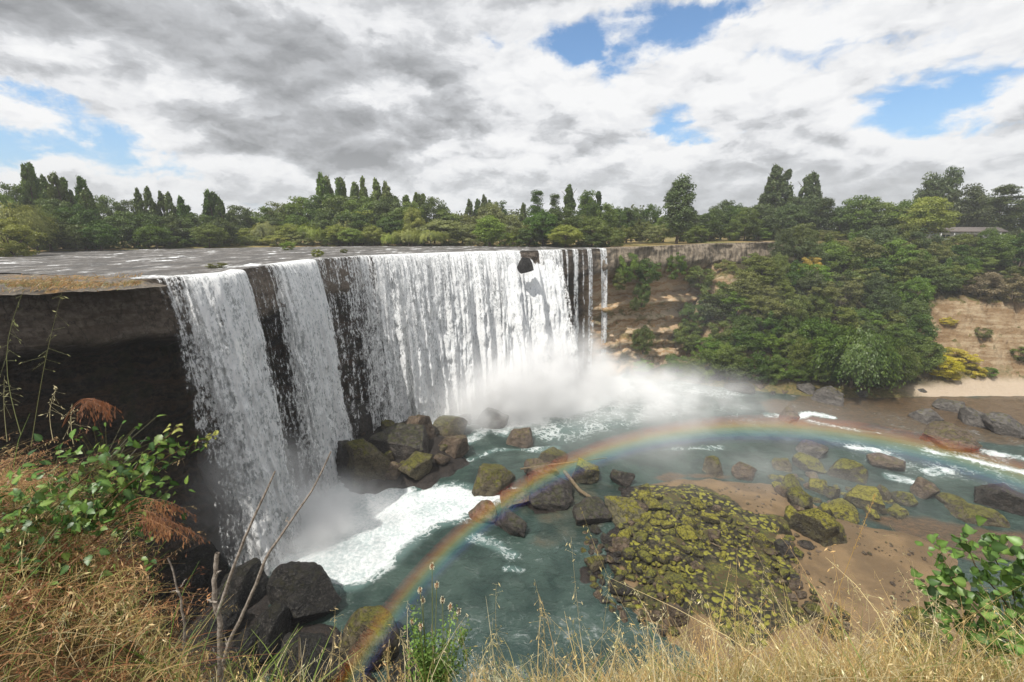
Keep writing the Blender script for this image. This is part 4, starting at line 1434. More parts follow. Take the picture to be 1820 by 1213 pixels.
# u, row of the top, width px, distance, kind, leaf material.  (row of the foot = where the ground meets that distance)
_T = """68 288 27 112 poplar dk|87 284 27 114 poplar dk|101 308 24 112 poplar dk|124 303 30 110 poplar dk|137 311 26 113 poplar dk|158 308 26 108 poplar dk|173 333 27 107 poplar dk
261 332 20 122 poplar dk|280 329 24 122 poplar dk|299 337 20 124 poplar dk|314 339 24 123 poplar dk|331 346 24 122 poplar dk|343 362 22 124 poplar dk|379 334 23 128 poplar dk|390 336 22 130 poplar dk|398 348 20 128 poplar dk
577 304 28 150 poplar md|594 308 26 152 poplar md|607 312 22 151 poplar md|618 311 24 153 poplar md|636 318 24 152 poplar md|651 311 24 150 poplar md|675 314 26 149 poplar md|694 320 26 150 poplar md|709 345 22 156 poplar dk|725 342 22 155 poplar md|744 338 24 154 poplar md|755 341 22 158 poplar md
836 352 18 190 poplar dk|849 350 18 192 poplar dk|861 344 18 190 poplar dk|869 352 18 194 poplar dk|928 357 15 160 poplar dk|1011 323 27 160 poplar dk|1059 337 24 158 poplar dk|1042 336 34 150 tall md
1203 314 50 138 tall pp|1356 292 34 175 poplar pp|1368 289 36 176 poplar pp|1380 296 28 175 poplar pp|1421 304 30 178 poplar pp|1433 301 28 178 poplar pp|1442 318 22 179 poplar pp
40 327 66 116 broad dk|4 340 60 104 broad md|110 352 70 104 broad dk|204 349 56 132 broad dk|240 354 54 134 broad dk|150 366 70 101 broad dk|215 376 64 110 broad dk|260 380 70 112 broad dk|310 384 66 118 broad dk|352 380 60 120 broad dk|396 386 60 122 broad dk|429 365 58 136 broad dk|85 372 80 97 broad dk|370 396 56 112 broad md|275 398 60 108 broad md|175 398 60 97 broad dk|130 398 60 95 broad dk
30 350 110 88 willow lt|14 384 100 76 bush lt|60 378 70 90 broad md
477 368 70 146 broad md|505 361 70 148 broad md|540 352 76 148 broad md|575 345 84 147 broad dk|615 348 84 146 broad md|655 352 80 145 broad md|690 352 76 144 broad dk|725 360 66 142 broad md|772 352 60 148 broad dk|798 372 56 146 broad md|640 372 80 140 broad dk|590 376 70 140 broad dk|700 385 60 138 broad dk|530 382 64 140 broad md|490 388 56 140 broad dk|455 384 50 142 broad md
437 406 56 131 willow lt|477 392 66 134 willow lt|515 398 56 133 willow lt|553 394 52 133 willow lt|600 398 50 132 willow lt|616 380 46 138 willow lt|645 374 52 138 willow lt|626 404 50 130 broad br|735 370 38 136 willow lt|725 402 60 132 willow lt|790 388 92 136 willow wl|765 404 60 131 willow lt|822 380 56 146 broad ol|690 412 40 131 willow lt|665 402 46 132 willow lt|455 418 50 129 bush lt|840 398 60 142 willow wl
872 362 64 150 broad wl|888 357 34 170 broad dk|905 382 54 146 broad wl|870 384 48 126 tall br|912 408 36 127 bush lt|935 400 50 126 broad ol
952 336 50 134 layered dk|984 343 40 132 layered dk|965 372 74 126 broad dk|1000 370 70 128 broad dk|1076 362 52 140 broad md|1052 386 64 124 broad md|1004 400 64 119 broad lt|1028 380 60 130 broad md|1096 366 42 142 broad dk|1113 369 30 150 tall dk|1085 402 56 121 bush md|940 402 50 123 bush dk|1122 370 44 160 broad dk|1154 364 40 160 broad dk|1135 386 46 150 bush ol|1165 398 50 140 bush wl|1180 384 40 150 broad md|1108 398 50 130 bush ol
1239 400 56 130 bush md|1262 372 50 150 broad dk|1281 357 54 165 broad pp|1303 360 44 160 broad dk|1324 368 50 150 broad md|1350 362 70 158 broad pp|1395 358 60 162 broad pp|1407 347 46 168 layered pp|1440 352 60 164 broad pp|1462 349 44 160 layered pp|1235 376 44 158 broad dk|1216 388 40 145 bush md|1300 386 46 148 bush md
1518 349 66 158 broad md|1552 351 70 156 broad md|1490 368 54 160 broad dk|1605 357 76 150 broad md|1643 349 80 142 broad lt|1640 310 44 172 tall pp|1661 304 44 174 tall pp|1703 330 72 158 broad pp|1771 327 84 156 layered pp|1817 348 66 156 broad pp|1740 344 66 166 broad pp|1690 356 60 166 broad pp|1575 372 60 154 broad md|1850 340 80 160 broad pp"""
TREE_NAMES = {'poplar': ('poplar_tree', 'poplar'), 'broad': ('broadleaf_tree', 'tree'), 'tall': ('broadleaf_tree', 'tree'), 'willow': ('willow_tree', 'willow'),
              'layered': ('spreading_tree', 'tree'), 'bush': ('bush', 'bush')}
COLW = {'dk': 'dark green', 'md': 'mid green', 'lt': 'light yellow-green', 'br': 'bright green', 'wl': 'grey-green', 'ol': 'olive', 'pp': 'dusky dark'}
SHAPEW = {'poplar': 'slim poplar', 'broad': 'round-crowned tree', 'tall': 'upright tree', 'willow': 'drooping willow', 'layered': 'tiered tree', 'bush': 'bush'}


def build_tree_line():
    rng = np.random.default_rng(11)
    rows = []
    for part in _T.replace('\n', '|').split('|'):
        u, vt, w, y, k, m = part.split()
        if k == 'willow' and len(rows) % 2:
            k = 'broad'
        rows.append((float(u), float(vt), float(w), float(y), k, m))
    # low bushes closing the far shore
    r2 = np.random.default_rng(3)
    for u in np.r_[np.arange(62, 440, 28), np.arange(445, 860, 44), np.arange(865, 1085, 28)]:
        sh = np.interp(u, [60, 200, 300, 450, 640, 900, 1000, 1085], [99, 106, 112, 127, 133, 132, 124, 117])
        m = 'dk' if u < 420 else r2.choice(['lt', 'md', 'wl', 'md']) if u < 860 else r2.choice(['md', 'ol', 'dk'])
        rows.append((u + r2.uniform(-8, 8), r2.uniform(404, 422), r2.uniform(34, 56), sh + r2.uniform(0, 3), 'bush', m))
    for u in np.arange(1100, 1830, 34):
        if 1640 < u < 1800:
            continue
        rows.append((u + r2.uniform(-8, 8), r2.uniform(396, 412), r2.uniform(40, 64), r2.uniform(150, 162), 'bush', r2.choice(['md', 'ol', 'dk', 'pp'])))
    rows.sort()
    zones = [(-50, 440, 'on the left river shore'), (440, 860, 'in the woods behind the river'),
             (860, 1090, 'above the right lip end'), (1090, 1480, 'behind the right cliff'), (1480, 2000, 'near the white house')]
    cnt = {}
    for u, vt, w, y, k, m in rows:
        zg = 0.15 if u < 1090 else 0.95
        g = at_y(u, 420, y)
        x = g[0]
        top = at_y(u, vt, y)[2]
        h = top - zg
        wm = w * axis_depth(np.array([x, y, zg])) / F
        wn = {'poplar': .235, 'broad': .88, 'tall': .56, 'willow': .92, 'layered': .88, 'bush': 1.08}[k]
        zone = next(z[2] for z in zones if z[0] <= u < z[1])
        nm, cat = TREE_NAMES[k]
        o = plant(nm, k, int(rng.integers(0, 4)), 'leaf_' + m, (x, y, zg - 0.1), h, wm / wn * (1.15 if k == 'poplar' else 1.0), rng.uniform(0, 6.28), (rng.uniform(-.03, .03), rng.uniform(-.05, .02)))
        key = (k, m, zone)
        i = cnt[key] = cnt.get(key, -1) + 1
        tag(o, '%s %s %s, %s such from the left' % (COLW[m], SHAPEW[k], zone, ordinal(i)), cat, 'trees and bushes ' + zone)
    # a far-off wood that closes the horizon
    C, D, Nn, L_, W_ = [], [], [], [], []
    r = np.random.default_rng(8)
    n = 45000
    a = r.uniform(-62, 62, n)
    y = r.uniform(240, 330, n)
    x = np.tan(np.radians(a)) * y
    top = 11.5 + 6.5 * fbm(P3(x * 0.05, y * 0.0, 1), 4, 2) + 3 * fbm(P3(x * 0.25, y * .2, 1), 2, 3)
    z = r.random(n) ** 0.6 * np.maximum(top, 2) + 0.1
    C = np.stack([x, y, z], 1)
    V, Fc = leaves(C, r.normal(size=(n, 3)), r.normal(size=(n, 3)) + [0, -.5, .6], r.uniform(1.0, 2.2, n), r.uniform(.8, 1.5, n))
    o = obj('distant_woods', mesh('distant_woods', V, Fc, M['leaf_pp'], smooth=False, attrs={'tint': np.repeat(r.uniform(0, 1, n), 4)}))
    tag(o, 'far-off wood closing the horizon behind the tree line', 'woods', kind='stuff')


HILL_ROWS = ['lowest row of', 'second row up', 'third row up', 'fourth row up', 'fifth row up', 'sixth row up', 'seventh row up', 'eighth row up', 'top row of']


def build_hill_woods():
    rng = np.random.default_rng(21)
    region = np.array([(1232, 668), (1245, 590), (1292, 525), (1310, 492), (1365, 462), (1405, 432), (1830, 436), (1830, 500), (1760, 500), (1690, 498), (1622, 535),
                       (1615, 610), (1640, 660), (1590, 690), (1440, 690), (1300, 672)], float)
    vs = [676, 648, 618, 588, 558, 528, 500, 472, 447]
    cnt = {}
    for ri, v0 in enumerate(vs):
        row = []
        for u in np.arange(1188 + (ri % 2) * 18, 1850, 37):
            uu, vv = u + rng.uniform(-12, 12), v0 + rng.uniform(-10, 10)
            if sdist(np.array([uu]), np.array([vv]), region)[0] < -4:
                continue
            row.append((uu, vv))
        for uu, vv in row:
            p = hill_hit(uu, min(vv + 14, 676))
            if p is None:
                continue
            px = axis_depth(p) / F
            w = rng.uniform(40, 78) * px
            h = rng.uniform(42, 76) * px
            if ri >= 7 and 1640 < uu < 1800:
                h *= .85
            roll = rng.random()
            if ri <= 3:
                m = 'dk' if roll < .25 else 'md' if roll < .75 else 'ol' if roll < .9 else 'br'
            else:
                m = 'md' if roll < .35 else 'ol' if roll < .65 else 'dk' if roll < .85 else 'pp'
            k = 'broad' if rng.random() < .45 else 'bush'
            o = plant('slope_tree' if k == 'broad' else 'slope_bush', k, int(rng.integers(0, 4)), 'leaf_' + m, (p[0], p[1], p[2] - 0.8), h, w, rng.uniform(0, 6.28))
            key = (ri, k, m)
            i = cnt[key] = cnt.get(key, -1) + 1
            tag(o, '%s %s in the %s the right bank, %s such from the left' % (COLW[m], 'tree' if k == 'broad' else 'bush', HILL_ROWS[ri], ordinal(i)),
                'tree' if k == 'broad' else 'bush', 'trees and bushes on the right bank')
    sp = [(1512, 690, 138, 118, 'willow', 'md', 'willow_tree', 'willow', 'big round pale green willow at the water on the right bank'),
          (1446, 660, 90, 90, 'broad', 'md', 'slope_tree', 'tree', 'leafy tree left of the big round bright one by the water'),
          (1580, 692, 84, 70, 'broad', 'md', 'slope_tree', 'tree', 'leafy tree right of the big round bright one by the water'),
          (1622, 640, 60, 80, 'broad', 'dk', 'slope_tree', 'tree', 'dark tree at the left edge of the bare earth face'),
          (1205, 668, 56, 40, 'bush', 'md', 'slope_bush', 'bush', 'leafy bush at the water, first right of the rock wall foot'),
          (1222, 630, 60, 56, 'broad', 'md', 'slope_tree', 'tree', 'tree at the left edge of the woods, against the rock wall'),
          (1236, 585, 56, 52, 'bush', 'dk', 'slope_bush', 'bush', 'dark bush high at the left edge of the woods'),
          (1270, 545, 56, 50, 'bush', 'md', 'slope_bush', 'bush', 'bush under the cap rock at the left edge of the woods'),
          (1436, 496, 36, 44, 'bush', 'yl', 'flowering_bush', 'bush', 'orange-yellow flowering bush high on the wooded bank'),
          (1690, 640, 50, 26, 'bush', 'gs', 'gorse_bush', 'gorse', 'yellow gorse at the upper left foot of the earth face'),
          (1675, 664, 60, 34, 'bush', 'gs', 'gorse_bush', 'gorse', 'yellow gorse nearest the trees on the pale slope'),
          (1712, 652, 46, 26, 'bush', 'gs', 'gorse_bush', 'gorse', 'yellow gorse in the middle of the pale slope'),
          (1728, 668, 36, 24, 'bush', 'gs', 'gorse_bush', 'gorse', 'small yellow gorse lowest on the pale slope'),
          (1688, 675, 30, 20, 'bush', 'gs', 'gorse_bush', 'gorse', 'low yellow gorse just above the beach'),
          (1684, 578, 26, 16, 'bush', 'gs', 'gorse_bush', 'gorse', 'small yellow gorse on the earth face'),
          (1757, 668, 26, 18, 'bush', 'md', 'slope_bush', 'bush', 'little green bush at the foot of the earth face'),
          (1742, 600, 30, 20, 'bush', 'ol', 'slope_bush', 'bush', 'olive tuft half way up the earth face'),
          (1800, 535, 70, 50, 'bush', 'dd', 'dry_bush', 'bush', 'greyish dry bush over the top of the earth face'),
          (1740, 530, 60, 50, 'bush', 'dd', 'dry_bush', 'bush', 'greyish dry bush above the left part of the earth face'),
          (1690, 515, 60, 50, 'bush', 'ol', 'slope_bush', 'bush', 'olive bush at the upper left rim of the earth face'),
          (1815, 640, 40, 26, 'bush', 'ol', 'slope_bush', 'bush', 'olive bush low at the right frame edge')]
    for u, vb, w, h, k, m, nm, cat, lab in sp:
        p = hill_hit(u, vb - 2)
        if p is None:
            continue
        px = axis_depth(p) / F
        tag(plant(nm, k, int(rng.integers(0, 4)), 'leaf_' + m, (p[0], p[1], p[2] - 0.4), h * px * 1.05, w * px / (.92 if k == 'willow' else 1.0), rng.uniform(0, 6.28)), lab, cat,
            'trees and bushes on the right bank')
    # bushes clinging to the bare rock wall right of the threads
    wall = [(1112, 470, 50, 70, 'md', 'dark green bush hanging under the rim beside the last thread'), (1150, 480, 60, 60, 'dk', 'leafy bush on the cap rock, second from the last thread'),
            (1200, 470, 44, 60, 'md', 'bush in front of a notch in the grey cap rock'), (1245, 490, 70, 50, 'md', 'wide bush below the middle of the grey cap rock'),
            (1140, 520, 40, 60, 'dk', 'bush hanging over the orange ledge'), (1128, 540, 24, 28, 'md', 'small round bush on the orange ledge'),
            (1142, 600, 50, 66, 'md', 'upright bush in the middle of the lower rock wall'), (1143, 648, 48, 24, 'br', 'low bright bush near the foot of the rock wall'),
            (1290, 480, 60, 50, 'ol', 'olive bush below the grey cap rock, near its right end'), (1100, 498, 34, 40, 'ol', 'yellowish bush beside the last thread'),
            (1336, 466, 60, 44, 'md', 'bush over the right end of the grey cap rock')]
    for u, v, w, h, m, lab in wall:
        y = np.interp(u, [1080, 1180, 1268, 1362], [113.5, 117.5, 123, 128]) - 2.0 - 0.03 * max(0, v - 470)
        p = at_y(u, v + h * .45, y)
        px = axis_depth(p) / F
        tag(plant('cliff_bush', 'bush', int(rng.integers(0, 4)), 'leaf_' + m, p, h * px * .85, w * px * .8, rng.uniform(0, 6.28)), lab, 'bush', 'bushes on the rock wall')
    for u, v, w, h, m, lab in [(512, 437, 26, 16, 'br', 'bright little bush standing in the upper river'), (565, 450, 22, 14, 'lt', 'pale tuft in the upper river near the lip'),
                               (612, 447, 14, 8, 'ol', 'tiny tuft in the upper river right of the pale one'), (385, 472, 34, 10, 'ol', 'low weeds on the lip above the leftmost plunge')]:
        p = on_z(u, v + h * .5, 0.0)
        px = axis_depth(p) / F
        tag(plant('river_bush', 'bush', int(rng.integers(0, 4)), 'leaf_' + m, p, h * px * 1.1, w * px, rng.uniform(0, 6.28)), lab, 'bush')


def box_arrays(x0, x1, y0, y1, z0, z1):
    V = np.array([(x, y, z) for x in (x0, x1) for y in (y0, y1) for z in (z0, z1)], float)
    Fc = np.array([(0, 1, 3, 2), (4, 6, 7, 5), (0, 4, 5, 1), (2, 3, 7, 6), (0, 2, 6, 4), (1, 5, 7, 3)])
    return V, Fc


def boxes(name, lst, mat, parent):
    VV, FF, k = [], [], 0
    for b in lst:
        V, Fc = box_arrays(*b)
        VV.append(V)
        FF.append(Fc + k)
        k += 8
    return obj(name, mesh(name, np.vstack(VV), np.vstack(FF), mat, smooth=False), parent)


def build_house():
    p = at_y(1722, 418, 147)
    o = tag(empty('house', (p[0], p[1], 0.9), R(-14)), 'low white house with a long flat roof half hidden by trees on the plateau', 'house')
    w = 8.5
    boxes('wall', [(-w, -7.2, 0, 7, 0, 3.0), (-4.9, 0.5, 0, 7, 0, 3.0), (2.6, w, 0.0, 7, 0, 3.0), (-7.2, -4.9, 0, 7, 0, .95), (-7.2, -4.9, 0, 7, 2.2, 3.0), (.5, 2.6, 0, 7, 2.2, 3.0)], M['plaster'], o)
    V = np.array([(-w - .8, -1.2, 2.95), (w + .8, -1.2, 2.95), (w + .8, 3.5, 4.3), (-w - .8, 3.5, 4.3), (-w - .8, 8.2, 2.95), (w + .8, 8.2, 2.95)])
    V = np.vstack([V, V + [0, 0, .22]])
    Fc = np.array([(0, 1, 2, 3), (3, 2, 5, 4), (6, 9, 8, 7), (9, 10, 11, 8), (0, 6, 7, 1), (4, 5, 11, 10), (0, 3, 9, 6), (3, 4, 10, 9), (1, 7, 8, 2), (2, 8, 11, 5)])
    obj('roof', mesh('roof', V, Fc, M['roofing'], smooth=False), o)
    f = boxes('window', [(-7.2, -4.9, .06, .12, .95, 1.02), (-7.2, -4.9, .06, .12, 2.12, 2.2), (-6.1, -6.0, .06, .12, 1.02, 2.12)], M['plaster'], o)
    boxes('pane', [(-7.2, -4.9, .14, .17, .95, 2.2)], M['glass'], f)
    boxes('door', [(.5, 2.6, .10, .18, 0, 2.2)], M['roofing'], o)
    for x in (-8.0, -4.5, -1.0, 3.0, 7.5):
        boxes('post', [(x, x + .18, -1.0, -.82, 0, 2.95)], M['plaster'], o)


# ------------------------------------------------------------------ the bank we stand on
def bank_z(x, y):
    yc = np.maximum(y, 0.35)
    r = x / yc
    q = np.interp(r, [-1.6, -1.25, -1.13, -1.03, -0.96, -0.88, 0.9, 1.6], [.60, .66, .80, 1.02, 1.24, 1.33, 1.29, 1.26])
    ye = np.interp(r, [-1.2, -0.85, -.7, 2], [4.6, 3.6, 3.0, 2.9]) + 0.25 * fbm(P3(x * 0.9, x * 0), 3, 3)
    z = CAMZ - q * np.minimum(yc, ye)
    z = z - 3.2 * np.maximum(y - ye, 0)
    lo = np.interp(r, [-1.2, -.8], [2.75, 2.35])
    z = np.minimum(z, 2.3 + 0.2 * sstep(-x, 1, 3))
    z = np.where(y < 0.35, np.minimum(z, 2.4), z)
    return np.maximum(z + 0.07 * fbm(P3(x * 2.5, y * 2.5), 4, 6), -33)


def mat_bank():
    m, n = material('bank_soil')
    pos = geo(n)
    a = n.noise(pos, 3.0, 7, 0.7)
    b = n.noise(pos, 22.0, 6, 0.7)
    c = n.mix(n.step(a, 0.4, 0.65), (0.075, 0.050, 0.026), (0.17, 0.115, 0.05))
    c = n.mix(n.mul(n.step(b, 0.45, 0.7), 0.6), c, (0.24, 0.17, 0.07))
    finish(n, principled(n, c, 0.95, n.bump(n.add(a, n.mul(b, .5)), 0.9, 0.06), 0.1))
    return m


def mat_blade(name, trans=0.35):
    m, n = material(name)
    a = n.new('ShaderNodeAttribute', attribute_name='col').outputs['Color']
    df = n.new('ShaderNodeBsdfDiffuse')
    n.put(df.inputs[0], a)
    tr = n.new('ShaderNodeBsdfTranslucent')
    n.put(tr.inputs[0], a)
    mx = n.new('ShaderNodeMixShader')
    mx.inputs[0].default_value = trans
    n.t.links.new(df.outputs[0], mx.inputs[1])
    n.t.links.new(tr.outputs[0], mx.inputs[2])
    gl = n.new('ShaderNodeBsdfGlossy')
    gl.inputs[1].default_value = 0.4
    m2 = n.new('ShaderNodeMixShader')
    m2.inputs[0].default_value = 0.03
    n.t.links.new(mx.outputs[0], m2.inputs[1])
    n.t.links.new(gl.outputs[0], m2.inputs[2])
    finish(n, m2.outputs[0])
    return m


STRAW = np.array([(0.62, 0.46, 0.20), (0.70, 0.57, 0.30), (0.54, 0.36, 0.15), (0.44, 0.37, 0.14), (0.72, 0.62, 0.38)])
REDDISH = np.array([(0.28, 0.12, 0.06), (0.40, 0.21, 0.10), (0.24, 0.12, 0.07), (0.48, 0.31, 0.15), (0.52, 0.39, 0.19)])
GREEN = np.array([(0.13, 0.21, 0.04), (0.20, 0.27, 0.07), (0.26, 0.30, 0.10)])


def blades(root, d, ln, bend, w, col, k=6):
    """n blades: root, start direction, length, bend vector (pulls the tip), width, colour"""
    n = len(root)
    t = np.linspace(0, 1, k)
    d = d / np.linalg.norm(d, axis=1, keepdims=True)
    P = root[:, None] + ln[:, None, None] * (d[:, None] * t[None, :, None] + bend[:, None] * (t ** 2.2)[None, :, None])
    T = np.gradient(P, axis=1)
    side = np.cross(T, np.array([0.05, -1.0, 0.35])[None, None])
    side /= np.maximum(np.linalg.norm(side, axis=2, keepdims=True), 1e-9)
    ww = w[:, None] * (1 - 0.85 * t ** 1.5)[None]
    V = np.stack([P - side * ww[..., None] / 2, P + side * ww[..., None] / 2], 2)
    i = np.arange(n * k * 2).reshape(n, k, 2)
    Fc = np.stack([i[:, :-1, 0], i[:, :-1, 1], i[:, 1:, 1], i[:, 1:, 0]], -1).reshape(-1, 4)
    C = np.repeat(col[:, None], k * 2, 1).reshape(-1, 3)
    return V.reshape(-1, 3), Fc, C, P


def spikelets(P, r, col, n_per=14, f0=0.55, size=0.018, spread=0.05, droop=0.5):
    """small pointed husks hanging about the upper part of each stalk"""
    m, k = P.shape[:2]
    f = r.uniform(f0, 1.0, (m, n_per))
    x = f * (k - 1)
    i = np.minimum(x.astype(int), k - 2)
    a = x - i
    rows = np.arange(m)[:, None]
    base = P[rows, i] * (1 - a[..., None]) + P[rows, i + 1] * a[..., None]
    off = r.normal(size=(m, n_per, 3)) * spread * (1.25 - f[..., None])
    off[..., 2] -= droop * np.linalg.norm(off, axis=2)
    C = (base + off).reshape(-1, 3)
    D = (off * 8 + r.normal(size=off.shape) * .15 + np.array([0, 0, -droop + .35])).reshape(-1, 3)
    sz = size * r.uniform(.6, 1.4, len(C))
    V, Fc = leaves(C, D, r.normal(size=C.shape) + [0, -1.0, .3], sz, sz * .24)
    # hair-thin stalks from the stem to the husk
    B = base.reshape(-1, 3)
    return V, Fc, np.repeat(np.repeat(col, n_per, 0), 4, 0), B, C


class Heap:
    def __init__(s):
        s.V, s.F, s.C, s.k = [], [], [], 0

    def add(s, V, Fc, C):
        s.V.append(V)
        s.F.append(np.asarray(Fc) + s.k)
        s.C.append(np.broadcast_to(C, (len(V), 3)))
        s.k += len(V)

    def mesh(s, name, mat, smooth=False):
        return mesh(name, np.vstack(s.V), np.vstack(s.F), mat, smooth, {'col': np.vstack(s.C)})


def threads(A, B, w, col):
    d = B - A
    side = np.cross(d, np.array([0.05, -1.0, .35]))
    side /= np.maximum(np.linalg.norm(side, axis=1, keepdims=True), 1e-9)
    V = np.stack([A - side * w / 2, A + side * w / 2, B + side * w / 3, B - side * w / 3], 1).reshape(-1, 3)
    return V, np.arange(len(V)).reshape(-1, 4), np.repeat(col, 4, 0)


def build_bank():
    gx = np.r_[-40, -25, -18, np.arange(-14, 14, 0.11), 18, 25, 40]
    gy = np.r_[-30, -20, np.arange(-12, -1, .8), np.arange(-1, 8, 0.09), 10, 12]
    GX, GY = np.meshgrid(gx, gy, indexing='ij')
    Z = bank_z(GX, GY)
    Z = np.where(np.abs(GX) > 14.5, np.minimum(Z, np.where(GY > 4, -34, Z)), Z)
    struct(obj('near_bank', mesh('near_bank', P3(GX, GY, Z), gridfaces(len(gx), len(gy)), M['bank'])))


def field(r, n, xr, yr, ok):
    x = r.uniform(*xr, n)
    y = r.uniform(*yr, n)
    k = ok(x, y)
    x, y = x[k], y[k]
    return np.stack([x, y, bank_z(x, y) - 0.01], 1)


def build_grass():
    r = np.random.default_rng(31)
    g = Heap()

    def tuft(root, pal, lmin, lmax, wmin, wmax, lean, bend, heads=0.0, size=.018, **kw):
        n = len(root)
        d = np.stack([r.normal(0, .28, n) + lean[0], r.normal(0, .28, n) + lean[1], np.ones(n)], 1)
        ln = r.uniform(lmin, lmax, n)
        b = np.stack([r.normal(bend[0], .3, n), r.normal(bend[1], .3, n), r.normal(bend[2], .15, n)], 1)
        col = pal[r.integers(0, len(pal), n)] * r.uniform(.7, 1.2, (n, 1))
        V, Fc, C, P = blades(root, d, ln, b, r.uniform(wmin, wmax, n), col)
        g.add(V, Fc, C)
        if heads:
            k = r.random(n) < heads
            if k.any():
                c2 = np.clip(col[k] * 1.15, 0, .8)
                V, Fc, C, B, E = spikelets(P[k], r, c2, size=size, **kw)
                g.add(V, Fc, C)
                V, Fc, C = threads(B, E, .0008, np.repeat(c2, len(B) // len(c2), 0))
                g.add(V, Fc, C)
    # strip along the bottom of the view, thicker to the right
    rr = lambda x, y: x / np.maximum(y, .3)
    root = field(r, 30000, (-2.5, 5.0), (1.3, 2.9), lambda x, y: (r.random(len(x)) < np.interp(rr(x, y), [-1.0, -.6, -.25, .05, .35, 1.2, 1.7], [.3, .09, .11, .34, .62, .72, .6]))
                 & (fbm(P3(x * 2, y * 2), 3, 1) + r.normal(0, .35, len(x)) > -.28))
    hgt = np.interp(rr(root[:, 0], root[:, 1]), [-1, -.5, 0.0, .5, 1.4], [.20, .14, .26, .38, .36])
    for lo, hi, frac, pal, hd in ((.35, 1.0, .76, STRAW, .10), (.7, 1.7, .18, STRAW, .85), (.5, 1.2, .06, GREEN, .1)):
        k = r.random(len(root)) < frac
        q = root[k]
        hs = hgt[k].mean()
        for j in range(4):
            sub = q[j::4]
            hh = np.interp(rr(sub[:, 0], sub[:, 1]), [-1, -.5, 0.0, .5, 1.4], [.20, .14, .26, .38, .36])
            for band in np.array_split(np.argsort(hh), 3):
                if len(band):
                    m_ = hh[band].mean()
                    tuft(sub[band], pal, lo * m_, hi * m_, .0025, .0055, (r.normal(0, .1), -.02), (r.normal(.05, .12), 0, -.12), hd, .016)
    # left mound: matted red-brown and straw grass with green shoots
    root = field(r, 30000, (-6.5, -1.2), (1.2, 4.6), lambda x, y: rr(x, y) < -.93)
    root2 = root[r.random(len(root)) < .9]
    tuft(root2[: len(root2) // 2], REDDISH, .14, .42, .003, .006, (.15, -.15), (.45, -.25, -.38), .05, .014)
    tuft(root2[len(root2) // 2: len(root2) * 4 // 5], STRAW * .62, .12, .36, .003, .006, (.12, -.2), (.35, -.3, -.4), .07, .016)
    tuft(root2[len(root2) * 4 // 5:], GREEN * .8, .12, .34, .003, .006, (.1, -.2), (.3, -.3, -.35))
    k = r.random(len(root)) < .06
    tuft(root[k], REDDISH, .35, .62, .002, .0035, (.1, -.05), (.55, -.1, -.35), .95, .022, n_per=26, f0=.5, spread=.05)
    k = r.random(len(root)) < .035
    tuft(root[k], GREEN, .25, .55, .004, .008, (.05, -.05), (.15, -.1, -.1))
    k = (np.hypot(root[:, 0] + 2.6, root[:, 1] - 2.4) < 1.3) & (r.random(len(root)) < .12)
    tuft(root[k], GREEN, .12, .34, .004, .008, (.1, -.1), (.25, -.2, -.2))
    root = field(r, 2600, (-2.6, -.4), (1.3, 2.4), lambda x, y: (rr(x, y) > -1.05) & (rr(x, y) < -.55))
    tuft(root[::7], GREEN, .18, .42, .005, .009, (0, -.05), (.1, 0, -.08))
    tuft(root[1::5], STRAW, .10, .26, .0025, .005, (.1, 0), (.2, 0, -.25), .2, .016)
    tag(obj('dry_grass', g.mesh('dry_grass', M['blade'])), 'dry straw-coloured and reddish grass covering the near bank', 'grass', kind='stuff')

    # dry grass on the rim of the rock shelf
    h2 = Heap()
    n = 5200
    uu = r.uniform(-60, 262, n)
    vv = 500 + (uu < 250) * r.normal(4, 4.5, n) - 0.03 * (uu - 120)
    Q = np.array([on_z(a, b, 0.22) for a, b in zip(uu, vv)])
    keep = fbm(Q * 0.35, 4, 19) + 0.25 * (vv > 503) > 0.16
    Q = Q[keep]
    n = len(Q)
    col = np.array([(.36, .20, .07), (.42, .28, .12), (.26, .16, .07), (.22, .21, .08)])[r.integers(0, 4, n)] * r.uniform(.7, 1.2, (n, 1))
    V, Fc, C, P = blades(Q, np.stack([r.normal(.2, .5, n), r.normal(0, .5, n), np.ones(n)], 1), r.uniform(.15, .55, n), np.stack([r.normal(.3, .4, n), r.normal(0, .4, n), r.normal(-.4, .2, n)], 1), r.uniform(.03, .07, n), col, 4)
    h2.add(V, Fc, C)
    tag(obj('rim_grass', h2.mesh('rim_grass', M['blade'])), 'orange-brown dry grass along the rim of the rock shelf above the cliff', 'grass', kind='stuff')

